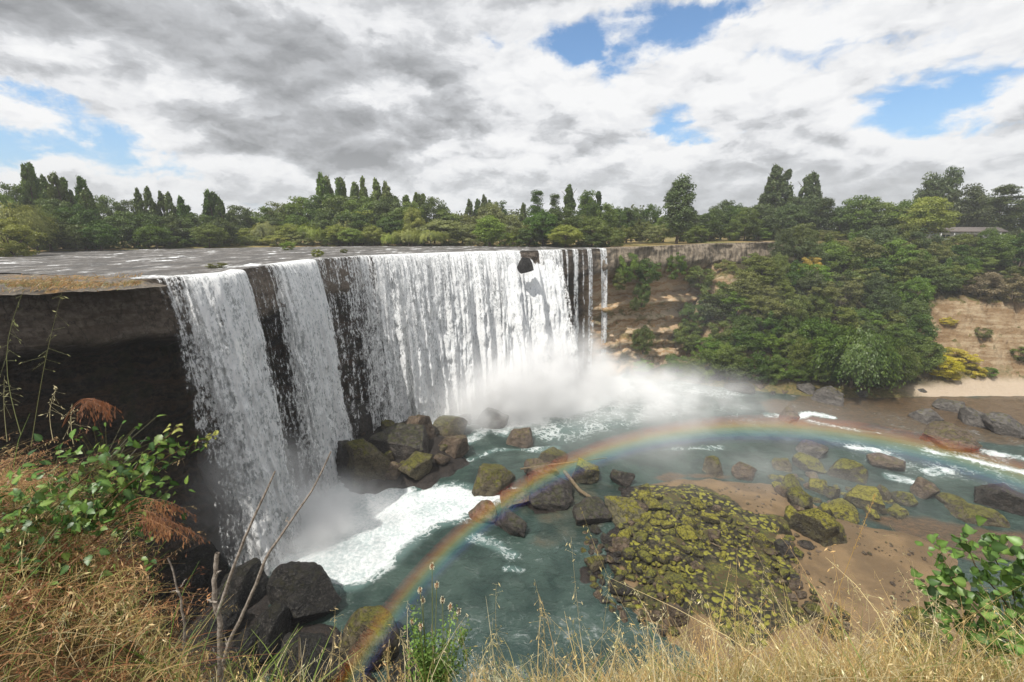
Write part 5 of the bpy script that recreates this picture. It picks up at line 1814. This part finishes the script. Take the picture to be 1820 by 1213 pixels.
    # tall stalks that stand out one by one: foot px, tip px, distance, palette, label
    st = [((1428, 1230), (1556, 880), 1.9, (.55, .36, .13), .005, 'thickest golden grass stalk, leaning right across the sand bank'),
          ((1215, 1230), (1033, 905), 1.7, (.50, .42, .18), .0026, 'long oat stalk arching left over the dark pool'),
          ((1045, 1230), (1015, 955), 1.8, (.56, .46, .24), .0024, 'upright oat stalk left of the stone heap'),
          ((1300, 1230), (1305, 1035), 1.8, (.58, .44, .2), .003, 'straight straw stalk in front of the moss flat'),
          ((1440, 1230), (1600, 1075), 2.0, (.60, .46, .22), .004, 'pale stalk leaning far right below the golden one'),
          ((580, 1235), (596, 1078), 1.7, (.62, .5, .26), .0024, 'thin pale stalk standing alone over the olive boulder'),
          ((612, 1235), (608, 1112), 1.7, (.62, .5, .26), .0024, 'thin pale stalk just right of the lone one'),
          ((955, 1235), (950, 1030), 1.9, (.6, .47, .22), .003, 'straw stalk rising over the dark water'),
          ((900, 1235), (882, 1038), 1.8, (.55, .45, .22), .0026, 'oat stalk bending left over the dark water'),
          ((850, 1235), (876, 1098), 1.8, (.55, .47, .2), .003, 'greenish stalk right of the plantain flowers'),
          ((1060, 1235), (1086, 1018), 1.9, (.55, .47, .24), .0026, 'oat stalk in front of the dark wet stones'),
          ((1530, 1235), (1505, 1000), 2.0, (.42, .36, .16), .0024, 'greyish stalk in front of the big yellow block'),
          ((1620, 1235), (1580, 930), 2.1, (.50, .44, .24), .0022, 'hair-thin stalk left of the leafy shoots'),
          ((1180, 1235), (1150, 1060), 1.9, (.6, .45, .2), .003, 'bushy straw stalk left of the moss flat'),
          ((1385, 1235), (1370, 1040), 1.9, (.58, .42, .2), .003, 'reddish straw stalk in front of the sand bank'),
          ((38, 740), (44, 512), 2.3, (.34, .36, .16), .0035, 'tall green oat stalk at the left frame edge'),
          ((62, 760), (110, 520), 2.4, (.36, .36, .16), .003, 'green oat stalk leaning right over the cliff, beside the tallest'),
          ((95, 770), (100, 690), 2.2, (.55, .48, .28), .003, 'short pale seed head on top of the left mound'),
          ((130, 780), (128, 718), 2.2, (.55, .48, .28), .003, 'short pale seed head right of its neighbour on the mound'),
          ((12, 770), (8, 668), 2.2, (.4, .38, .2), .003, 'pale green seed head in the left corner of the mound'),
          ((205, 1235), (200, 940), 1.5, (.36, .38, .14), .003, 'green stem rising in front of the red grass'),
          ((86, 1235), (84, 950), 1.5, (.36, .36, .14), .003, 'tall green stem in the lower left corner'),
          ((150, 1235), (152, 985), 1.5, (.5, .42, .2), .003, 'straw stem between the two green ones in the lower left'),
          ((700, 1235), (690, 1150), 1.7, (.55, .38, .18), .004, 'short bent straw stalk left of the plantain flowers')]
    for (a, b, y, c, w, lab) in st:
        h = Heap()
        A = np.array(at_y(a[0], a[1], y))
        B = np.array(at_y(b[0], b[1], y + .1))
        A = A + (A - B) * 0.15
        c = np.array([c])
        mid = np.array([r.normal(0, .02), 0, .02]) * np.linalg.norm(B - A)
        t = np.linspace(0, 1, 9)
        P = A + (B - A) * t[:, None] + mid * (np.sin(t * 3.14159))[:, None] * 2
        V, Fc = tube_arrays(P, w / 2 * (1 - .7 * t), 5)
        h.add(V, Fc, c)
        red = np.clip(c * 1.15, 0, .8)
        big = 'thickest' in lab
        V, Fc, C, Bq, E = spikelets(P[None], r, red, n_per=60 if big else 18, f0=.75 if big else .45, size=.012 if big else .022,
                                    spread=.014 if big else .05, droop=-.4 if big else .5)
        h.add(V, Fc, C)
        V, Fc, C = threads(Bq, E, .0008, np.repeat(red, len(Bq), 0))
        h.add(V, Fc, C)
        tag(obj('grass_stalk', h.mesh('grass_stalk', M['blade'])), lab, 'grass stalk', 'tall grass stalks of the near bank')
    # drooping red plumes that reach out over the shaded gorge
    for i, (a, b, lab) in enumerate([((200, 925), (345, 935), 'upper red grass plume drooping out over the shaded gorge'), ((190, 950), (365, 965), 'longest red grass plume drooping out over the shaded gorge'),
                                     ((110, 760), (205, 745), 'red grass plume nodding on top of the left mound'), ((120, 1000), (250, 1040), 'low red grass plume above the lower left grass'),
                                     ((215, 930), (300, 960), 'small red plume under the upper one')]):
        h = Heap()
        y = 1.75
        A, B = np.array(at_y(*a, y)), np.array(at_y(*b, y))
        t = np.linspace(0, 1, 12)
        for s in range(5):
            P = A + (B - A) * (t * r.uniform(.75, 1.05))[:, None]
            P[:, 2] += (.10 + r.uniform(-.02, .05)) * np.sin(t * 2.3) - r.uniform(.0, .1) * t ** 2
            P[:, 1] += r.normal(0, .03) * t
            c = REDDISH[[r.integers(0, 3)]] * 1.1
            V, Fc = tube_arrays(P, .0012 * (1 - .5 * t), 4)
            h.add(V, Fc, c)
            V, Fc, C, Bq, E = spikelets(P[None], r, c, n_per=34, f0=.6, size=.022, spread=.035, droop=1.2)
            h.add(V, Fc, C)
            V, Fc, C = threads(Bq, E, .0008, np.repeat(c, len(Bq), 0))
            h.add(V, Fc, C)
        tag(obj('grass_plume', h.mesh('grass_plume', M['blade'])), lab, 'grass stalk', 'drooping red grass plumes')


def vein(g, ns, r):
    """leaf colour per vertex: pale midrib, uneven blade"""
    c = np.repeat(np.asarray(g)[None], ns * 3, 0) * r.uniform(.72, 1.15, (ns * 3, 1))
    c[1::3] = np.asarray(g) * 1.5 + .02
    return c


def leaf_arrays(base, d, up, l, w, cup=0.15, serr=0.06, ns=9):
    """one broad leaf: a folded, toothed blade"""
    d = np.asarray(d, float) / np.linalg.norm(d)
    s = np.cross(d, up)
    s /= np.linalg.norm(s)
    nrm = np.cross(s, d)
    t = np.linspace(0, 1, ns)
    half = np.sin(np.clip(t, 0, 1) ** 0.68 * math.pi) ** .9 * w / 2
    half = half * (1 + serr * np.where(np.arange(ns) % 2, 1, -1))
    half[0], half[-1] = w * .02, w * .01
    C = base + d * (t * l)[:, None] - nrm * (0.18 * l * t ** 2)[:, None]
    Lf = C + s * half[:, None] + nrm * (cup * half)[:, None]
    Rt = C - s * half[:, None] + nrm * (cup * half)[:, None]
    V = np.stack([Lf, C, Rt], 1).reshape(-1, 3)
    i = np.arange(ns * 3).reshape(ns, 3)
    Fc = np.vstack([np.stack([i[:-1, 0], i[:-1, 1], i[1:, 1], i[1:, 0]], -1), np.stack([i[:-1, 1], i[:-1, 2], i[1:, 2], i[1:, 1]], -1)])
    return V, Fc


def build_near_plants():
    r = np.random.default_rng(77)
    # bramble over the left mound -------------------------------------------
    root = tag(empty('bramble', at_y(120, 960, 2.2)), 'bramble with toothed green leaves arching from the left mound over the gorge', 'bramble')
    inv = -np.array(root.location)
    stems, fol = Heap(), Heap()
    canes = [[(120, 960), (200, 880), (260, 810), (325, 752)], [(140, 950), (230, 860), (300, 810), (385, 772)], [(80, 960), (150, 880), (200, 850)], [(30, 1000), (60, 920), (110, 890)],
             [(150, 980), (210, 920), (250, 880)], [(0, 920), (40, 900), (90, 930)], [(0, 1010), (30, 980), (60, 970)], [(100, 900), (160, 840), (190, 820)]]
    for ci, c in enumerate(canes):
        P = np.array([at_y(u, v, 1.72 + .12 * r.random() + .04 * k) for k, (u, v) in enumerate(c)])
        t = np.linspace(0, 1, 16)
        k = np.linspace(0, 1, len(P))
        Q = np.stack([np.interp(t, k, P[:, j]) for j in range(3)], 1)
        V, Fc = tube_arrays(Q, .0035 * (1 - .6 * t), 5)
        stems.add(V + inv, Fc, np.array([[.16, .09, .05]]))
        nl = 70 if ci < 2 else 150
        for j in range(nl):
            f = r.uniform(.06, 1.0)
            spread = (.04 if ci < 2 else .10) * (1.1 - .7 * f if ci < 2 else 1)
            b = np.array([np.interp(f, t, Q[:, a]) for a in range(3)]) + r.normal(size=3) * spread
            d = r.normal(size=3) + np.array([.4, -.3, -.15])
            up = r.normal(size=3) * .45 + np.array([-.3, -.45, 1.0])
            l = r.uniform(.026, .052) * (1 if f < .85 else .7)
            V, Fc, C = threads(np.array([[np.interp(f, t, Q[:, a]) for a in range(3)]]), b[None], .0012, np.array([[.13, .12, .04]]))
            stems.add(V + inv, Fc, C)
            V, Fc = leaf_arrays(b, d, up, l, l * .66, serr=.13)
            g = np.array([[.055, .12, .02], [.09, .17, .03], [.03, .075, .014], [.14, .21, .04]])[r.integers(0, 4)]
            if f > .9 and ci < 2:
                g = np.array([.26, .27, .07])
            fol.add(V + inv, Fc, vein(g * r.uniform(.8, 1.2), 9, r))
    obj('cane', stems.mesh('cane', M['blade_opaque']), root)
    obj('foliage', fol.mesh('foliage', M['blade']), root)

    # leafy alder shoots at the right -----------------------------------------
    root = tag(empty('alder_shrub', at_y(1760, 1230, 1.75)), 'leafy shrub with round ribbed bright green leaves at the right frame edge', 'shrub')
    inv = -np.array(root.location)
    stems, fol = Heap(), Heap()
    canes = [[(1850, 1200), (1740, 1090), (1690, 1030), (1665, 955)], [(1850, 1180), (1780, 1060), (1735, 1010), (1712, 950)], [(1860, 1150), (1810, 1060), (1770, 1000), (1765, 950)],
             [(1870, 1120), (1830, 1040), (1812, 990)], [(1850, 1200), (1760, 1110), (1680, 1060), (1635, 1040)], [(1840, 1200), (1760, 1140), (1700, 1110), (1650, 1085)],
             [(1850, 1180), (1780, 1120), (1740, 1060)], [(1860, 1200), (1810, 1110), (1800, 1050)], [(1840, 1210), (1780, 1150), (1720, 1135)]]
    for ci, c in enumerate(canes):
        P = np.array([at_y(u, v, 1.75 + .12 * r.normal()) for u, v in c])
        t = np.linspace(0, 1, 14)
        k = np.linspace(0, 1, len(P))
        Q = np.stack([np.interp(t, k, P[:, j]) for j in range(3)], 1)
        V, Fc = tube_arrays(Q, .004 * (1 - .6 * t), 5)
        stems.add(V + inv, Fc, np.array([[.12, .085, .05]]))
        for j in range(46):
            f = r.uniform(.25, 1.0) ** .7
            b = np.array([np.interp(f, t, Q[:, a]) for a in range(3)]) + r.normal(size=3) * .028
            d = r.normal(size=3) * .8 + np.array([0, -.2, .35])
            up = r.normal(size=3) * .5 + np.array([-.35, -.5, .9])
            l = r.uniform(.026, .058)
            V, Fc, C = threads(np.array([[np.interp(f, t, Q[:, a]) for a in range(3)]]), b[None], .0012, np.array([[.13, .13, .05]]))
            stems.add(V + inv, Fc, C)
            V, Fc = leaf_arrays(b, d, up, l, l * .84, cup=.28, serr=.05)
            g = np.array([[.075, .15, .022], [.11, .20, .035], [.045, .10, .017], [.15, .24, .05]])[r.integers(0, 4)]
            fol.add(V + inv, Fc, vein(g * r.uniform(.8, 1.2), 9, r))
    obj('stem', stems.mesh('stem', M['blade_opaque']), root)
    obj('foliage', fol.mesh('foliage', M['blade']), root)

    # ribwort plantain over a small herb ---------------------------------------
    heads = [(768, 1008, 'tallest plantain flower head, brown and ragged'), (776, 1042, 'plantain flower head with white fringe below the tallest'),
             (746, 1050, 'plantain flower head at the left, white fringed'), (752, 1068, 'small plantain head just under the left one'),
             (786, 1068, 'plantain head right of the middle'), (800, 1080, 'drooping plantain head on the right'), (815, 1088, 'rightmost plantain head of the clump'),
             (733, 1106, 'lowest plantain head at the far left of the clump'), (748, 1115, 'low plantain head beside the lowest one')]
    for u, v, lab in heads:
        y = 1.7 + r.uniform(-.05, .05)
        tip = np.array(at_y(u, v, y))
        base = np.array(at_y(768 + (u - 768) * .35 + r.uniform(-8, 8), 1250, y))
        o = tag(empty('plantain_flower', base), lab, 'wildflower', 'ribwort plantain heads')
        t = np.linspace(0, 1, 9)
        P = (tip - base) * t[:, None] + np.array([r.normal(0, .01), 0, 0]) * np.sin(t * 3.1)[:, None]
        h = Heap()
        V, Fc = tube_arrays(P, .0022 * (1 - .4 * t), 5)
        h.add(V, Fc, np.array([[.20, .22, .07]]))
        obj('stem', h.mesh('stem', M['blade_opaque'], True), o)
        h = Heap()
        q = np.linspace(0, 1, 9)
        ax = (tip - base) / np.linalg.norm(tip - base)
        V, Fc = tube_arrays(P[-1] + ax * (q * .030 - .012)[:, None], .0068 * np.sin(np.clip(q * .94 + .04, 0, 1) * math.pi) ** .6 + .0004, 8)
        h.add(V, Fc, np.array([[.22, .11, .05]]) if r.random() < .6 else np.array([[.07, .05, .03]]))
        n = 70
        a = r.normal(size=(n, 3))
        a /= np.linalg.norm(a, axis=1, keepdims=True)
        c = P[-1] + ax * r.uniform(-.008, .014, n)[:, None] + a * .0095
        V, Fc = leaves(c, a, r.normal(size=(n, 3)), .007, .0035)
        h.add(V, Fc, np.array([[.62, .55, .38]]))
        obj('flower_head', h.mesh('flower_head', M['blade_opaque']), o)
    base = np.array(at_y(775, 1250, 1.75))
    o = tag(empty('herb', base), 'small bushy green herb at the feet of the plantain flowers', 'herb')
    fol, stems = Heap(), Heap()
    for j in range(30):
        tip = np.array(at_y(r.uniform(722, 838), r.uniform(1075, 1200) if r.random() < .5 else r.uniform(1120, 1200), 1.75 + r.normal(0, .05))) - base
        b = np.array([r.normal(0, .05), r.normal(0, .04), 0])
        t = np.linspace(0, 1, 6)
        P = b + (tip - b) * t[:, None]
        V, Fc = tube_arrays(P, .0014 * (1 - .5 * t), 4)
        stems.add(V, Fc, np.array([[.12, .16, .05]]))
        n = 120
        f = r.random(n)
        C = b + (tip - b) * f[:, None] + r.normal(size=(n, 3)) * .014
        V, Fc = leaves(C, r.normal(size=(n, 3)) + [0, 0, .3], r.normal(size=(n, 3)) + [0, -.5, .8], r.uniform(.012, .024, n), r.uniform(.007, .013, n))
        fol.add(V, Fc, np.array([[.17, .28, .06]]) * r.uniform(.6, 1.2))
    obj('stems', stems.mesh('stems', M['blade_opaque']), o)
    obj('foliage', fol.mesh('foliage', M['blade']), o)

    # dead branches --------------------------------------------------------------
    def dead(lab, y, limbs):
        b0 = np.array(at_y(*limbs[0][0][0], y))
        o = tag(empty('dead_branch', b0), lab, 'branch')
        for pts, r0, r1 in limbs:
            P = np.array([at_y(u, v, y + .01 * k) for k, (u, v) in enumerate(pts)]) - b0
            t = np.linspace(0, 1, 4 * len(P))
            k = np.linspace(0, 1, len(P))
            Q = np.stack([np.interp(t, k, P[:, j]) for j in range(3)], 1)
            Q = Q + fbm(P3(t * 9, r.uniform(0, 50), 0), 3, 5)[:, None] * np.array([[.008, .004, .002]])
            rr = (r0 + (r1 - r0) * t) * (1 + .22 * np.maximum(fbm(P3(t * 14, r0 * 999, 0), 2, 8), 0))
            V, Fc = tube_arrays(Q, rr, 8)
            obj('limb', mesh('limb', V, Fc, M['deadwood']), o)
    dead('forked bare grey branch sticking up in front of the leftmost plunge', 1.45,
         [([(396, 1240), (392, 1130), (383, 1060), (381, 1020), (384, 984)], .0105, .0075), ([(390, 1086), (404, 1040), (432, 962), (462, 900), (489, 838)], .0068, .0028),
          ([(396, 1180), (412, 1130), (440, 1075), (472, 990), (512, 935), (550, 880), (588, 803)], .0078, .0026), ([(384, 1072), (376, 1068), (370, 1066)], .004, .002),
          ([(385, 1020), (390, 1016), (394, 1014)], .004, .002), ([(400, 1190), (388, 1172), (378, 1152)], .004, .0015), ([(405, 1150), (402, 1138), (398, 1128)], .003, .0015), ([(512, 935), (510, 926), (509, 920)], .003, .0012)])
    dead('short thin bare twig left of the forked grey branch', 1.45,
         [([(328, 1240), (326, 1180), (325, 1100), (318, 1050), (298, 992)], .006, .0028), ([(321, 1052), (312, 1050), (303, 1052)], .0022, .001), ([(321, 1044), (326, 1034), (330, 1030)], .0022, .001)])


# ------------------------------------------------------------------ spray, rainbow
def mist_material(name, dens, scale, seed, thr=(0.30, 0.75), aniso=-0.42, power=1.0):
    """drifting spray: densest in the middle of its cloud, ragged outside"""
    m, n = material(name)
    co = n.new('ShaderNodeTexCoord').outputs['Object']
    r2 = n.vmath('LENGTH', co, None, 1)
    fall_ = n.math('POWER', n.step(r2, 1.0, 0.0), 1.9)
    nz = n.noise(n.vmath('ADD', geo(n), (seed, 0, 0)), scale, 3, 0.55)
    d = n.mul(n.mul(fall_, n.math('POWER', n.step(nz, thr[0], thr[1]), power)), dens)
    v = n.new('ShaderNodeVolumeScatter')
    v.inputs['Color'].default_value = (0.985, 0.99, 0.995, 1)
    v.inputs['Anisotropy'].default_value = aniso
    n.t.links.new(d, v.inputs['Density'])
    finish(n, None, None, v.outputs[0])
    return m


MISTS = [  # u, v, plane z, lift, half sizes (m), density, label
    ((965, 726), 3.2, (32, 13, 17.0), 1.5, 'thick white spray boiling up at the foot of the widest curtain'),
    ((1090, 716), 1.5, (44, 22, 10), 0.5, 'thin spray drifting right over the green pool'),
    ((450, 925), 3.0, (11, 12, 12), 1.0, 'grey-white spray at the foot of the two left plunges'),
    ((580, 945), 0.5, (15, 12, 7.5), 1.0, 'white spray lying over the foaming left pool'),
    ((1270, 800), 0.5, (56, 36, 9), 0.05, 'thin low spray over the stream behind the stone banks'),
    ((1320, 640), 8.0, (58, 26, 28), 0.035, 'faint veil of spray in front of the wooded right bank')]


def build_mist():
    for i, ((u, v), lift, hs, dn, lab) in enumerate(MISTS):
        p = on_z(u, v, POOL)
        bm = bmesh.new()
        bmesh.ops.create_icosphere(bm, subdivisions=3, radius=1.03)
        me = bpy.data.meshes.new('mist')
        bm.to_mesh(me)
        bm.free()
        me.materials.append(mist_material('mist_%d' % i, dn, 0.16 if i < 4 else 0.07, 13.0 * i))
        o = obj('mist', me, loc=(p[0], p[1], POOL + lift))
        o.scale = hs
        o.rotation_euler.z = R(36) if i == 0 else 0.0
        tag(o, lab, 'spray', 'spray of the fall', 'stuff')


def build_rainbow():
    a = -np.array(SUN_DIR)
    c0 = np.array([0, 0, CAMZ])
    e1 = np.cross(a, [0, 0, 1.0])
    e1 /= np.linalg.norm(e1)
    e2 = np.cross(e1, a)
    root = tag(empty('rainbow', c0 + a * 30), 'pale rainbow arching through the spray from the left pool to the right rapids', 'rainbow')
    inv = -(c0 + a * 30)
    cols = [('red_band', 41.80, (1.0, 0.10, 0.03), .016), ('orange_band', 41.48, (1.0, 0.42, 0.02), .013), ('yellow_band', 41.15, (0.95, 0.85, 0.05), .011),
            ('green_band', 40.82, (0.08, 0.85, 0.22), .011), ('blue_band', 40.45, (0.05, 0.38, 1.0), .009), ('violet_band', 40.1, (0.35, 0.14, 1.0), .005)]
    D = 34.0
    phi = np.radians(np.linspace(RB[0], RB[1], 90))
    for nm, ang, col, dn in cols:
        th = R(ang + RB[2])
        k = 14
        psi = np.linspace(0, 2 * math.pi, k, endpoint=False)
        cen = math.cos(th) * a[None] + math.sin(th) * (np.cos(phi)[:, None] * e2 + np.sin(phi)[:, None] * e1)   # unit rays
        rad = -math.sin(th) * a[None] + math.cos(th) * (np.cos(phi)[:, None] * e2 + np.sin(phi)[:, None] * e1)   # across the bow
        ends = np.sin(np.linspace(0.03, math.pi - .03, 90)) ** .25 * np.linspace(.8, 1.5, 90)
        hw, hd = D * R(0.72) * np.ones(90), 2.6 * ends
        V = c0 + inv + cen[:, None] * (D + hd[:, None] * np.sin(psi)[None])[..., None] + rad[:, None] * (hw[:, None] * np.cos(psi)[None])[..., None]
        n = len(phi)
        i = np.arange(n * k).reshape(n, k)
        j = np.roll(i, -1, 1)
        Fq = np.stack([i[:-1], j[:-1], j[1:], i[1:]], -1).reshape(-1, 4)
        V = V.reshape(-1, 3)
        c_0, c_1 = V[:k].mean(0), V[-k:].mean(0)
        V = np.vstack([V, c_0, c_1])
        tri = []
        me = bpy.data.meshes.new(nm)
        faces = [tuple(f) for f in Fq.tolist()] + [(int(i[0, q]), len(V) - 2, int(i[0, (q + 1) % k])) for q in range(k)] + [(int(i[-1, (q + 1) % k]), len(V) - 1, int(i[-1, q])) for q in range(k)]
        me.from_pydata(V.tolist(), [], faces)
        bm = bmesh.new()
        bm.from_mesh(me)
        bmesh.ops.recalc_face_normals(bm, faces=bm.faces)
        bm.to_mesh(me)
        bm.free()
        m, nt = material(nm)
        v = nt.new('ShaderNodeVolumeScatter')
        v.inputs['Color'].default_value = (*col, 1)
        v.inputs['Density'].default_value = dn * RB[3]
        v.inputs['Anisotropy'].default_value = -0.55
        finish(nt, None, None, v.outputs[0])
        me.materials.append(m)
        obj(nm, me, root)


RB = (-112, 26, 0.0, 1.0)      # arc ends (deg), angle shift, strength


def build_haze():
    m, n = material('haze')
    v = n.new('ShaderNodeVolumePrincipled')
    v.inputs['Color'].default_value = (0.93, 0.95, 1.0, 1)
    v.inputs['Density'].default_value = 0.0004
    v.inputs['Anisotropy'].default_value = 0.2
    finish(n, None, None, v.outputs[0])
    V, Fc = box_arrays(-420, 420, -60, 420, -37.5, 45)
    o = obj('haze', mesh('haze', V, Fc, m, smooth=False))
    struct(o, 'stuff')
    o['label'] = 'thin moist air over the gorge'


# ------------------------------------------------------------------ build everything
def build_materials():
    M['ground'] = mat_ground()
    M['upper_river'] = mat_upper_river()
    M['pool'] = mat_pool()
    M['bed'] = mat_bed()
    M['cliff'] = mat_cliff()
    M['hill'] = mat_hill()
    M['fall'] = mat_fall()
    M['bank'] = mat_bank()
    m, n = material('shelf_rock')
    pos = geo(n)
    a, b = n.noise(pos, 0.5, 6, .65), n.noise(pos, 3.0, 6, .7)
    c = n.mix(n.step(b, .4, .65), (.10, .088, .075), (.19, .165, .135))
    c = n.mix(n.mul(n.step(n.add(a, n.mul(b, .3)), .66, .80), .8), c, (.30, .18, .07))
    finish(n, principled(n, c, .9, n.bump(b, .8, .15), .15))
    M['shelf'] = m
    dk, gy = (0.020, 0.016, 0.014), (0.055, 0.045, 0.038)
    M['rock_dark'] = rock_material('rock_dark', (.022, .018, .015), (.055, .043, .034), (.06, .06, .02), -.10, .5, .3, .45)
    M['rock_black'] = rock_material('rock_black', (.006, .0055, .005), (.018, .015, .013), (.024, .022, .010), -.10, .6, 0, .35)  # near-black tone puts the gorge shade into the boulders' own colour
    M['rock_brown'] = rock_material('rock_brown', (.085, .058, .038), (.165, .118, .078), (.13, .11, .03), -.12, .6, .5, .35)
    M['rock_grey'] = rock_material('rock_grey', (.085, .077, .070), (.15, .135, .12), (.13, .12, .05), -.16, .75, .4)
    M['rock_olive'] = rock_material('rock_olive', (.070, .055, .034), (.135, .112, .062), (.135, .128, .024), -.02, .75, .3)
    M['rock_moss'] = rock_material('rock_moss', (.038, .032, .022), (.085, .074, .046), (.165, .160, .030), .03, .85)
    M['rock_yellow'] = rock_material('rock_yellow', (.045, .037, .025), (.11, .097, .045), (.235, .215, .034), .08, .85)
    M['rock_slab'] = rock_material('rock_slab', (.095, .085, .048), (.14, .125, .07), (.22, .20, .025), -.06, .85)
    for nm, dark, light, tr, va in (('dk', (.022, .046, .012), (.085, .130, .032), .22, .22), ('md', (.036, .066, .015), (.130, .180, .040), .28, .25),
                                    ('lt', (.085, .120, .024), (.25, .28, .070), .32, .2), ('br', (.070, .120, .020), (.19, .27, .050), .32, .15),
                                    ('wl', (.075, .098, .046), (.21, .235, .115), .28, .2), ('ol', (.054, .068, .022), (.145, .165, .050), .25, .2),
                                    ('pp', (.026, .044, .020), (.080, .108, .046), .2, .2), ('yl', (.20, .15, .02), (.42, .31, .03), .25, .1),
                                    ('gs', (.16, .16, .02), (.52, .44, .03), .25, .15), ('dd', (.10, .082, .055), (.20, .165, .115), .15, .2)):
        M['leaf_' + nm] = leaf_material('leaf_' + nm, dark, light, tr, va)

    def plain(name, c1, c2, sc, rough=.85, spec=.2):
        m, n = material(name)
        a = n.noise(n.new('ShaderNodeTexCoord').outputs['Object'], sc, 6, .65)
        finish(n, principled(n, n.mix(n.step(a, .35, .65), c1, c2), rough, n.bump(a, .5, .02), spec))
        return m
    M['bark'] = plain('bark', (.055, .042, .03), (.13, .10, .075), 30)
    M['driftwood'] = plain('driftwood', (.10, .075, .045), (.20, .155, .095), 4)
    M['deadwood'] = plain('deadwood', (.16, .135, .11), (.34, .30, .255), 60)
    M['plaster'] = plain('plaster', (.70, .70, .70), (.82, .82, .81), 2)
    M['roofing'] = plain('roofing', (.10, .085, .075), (.17, .15, .14), 3)
    M['glass'] = plain('glass', (.02, .025, .03), (.03, .035, .04), 1, .1, .5)
    M['blade'] = mat_blade('grass_blade')
    M['blade_opaque'] = mat_blade('stem_fibre', 0.05)


build_materials()
build_land()
build_falls()
build_rocks()
build_tree_line()
build_hill_woods()
build_house()
build_bank()
build_grass()
build_near_plants()
build_mist()
build_rainbow()
build_haze()
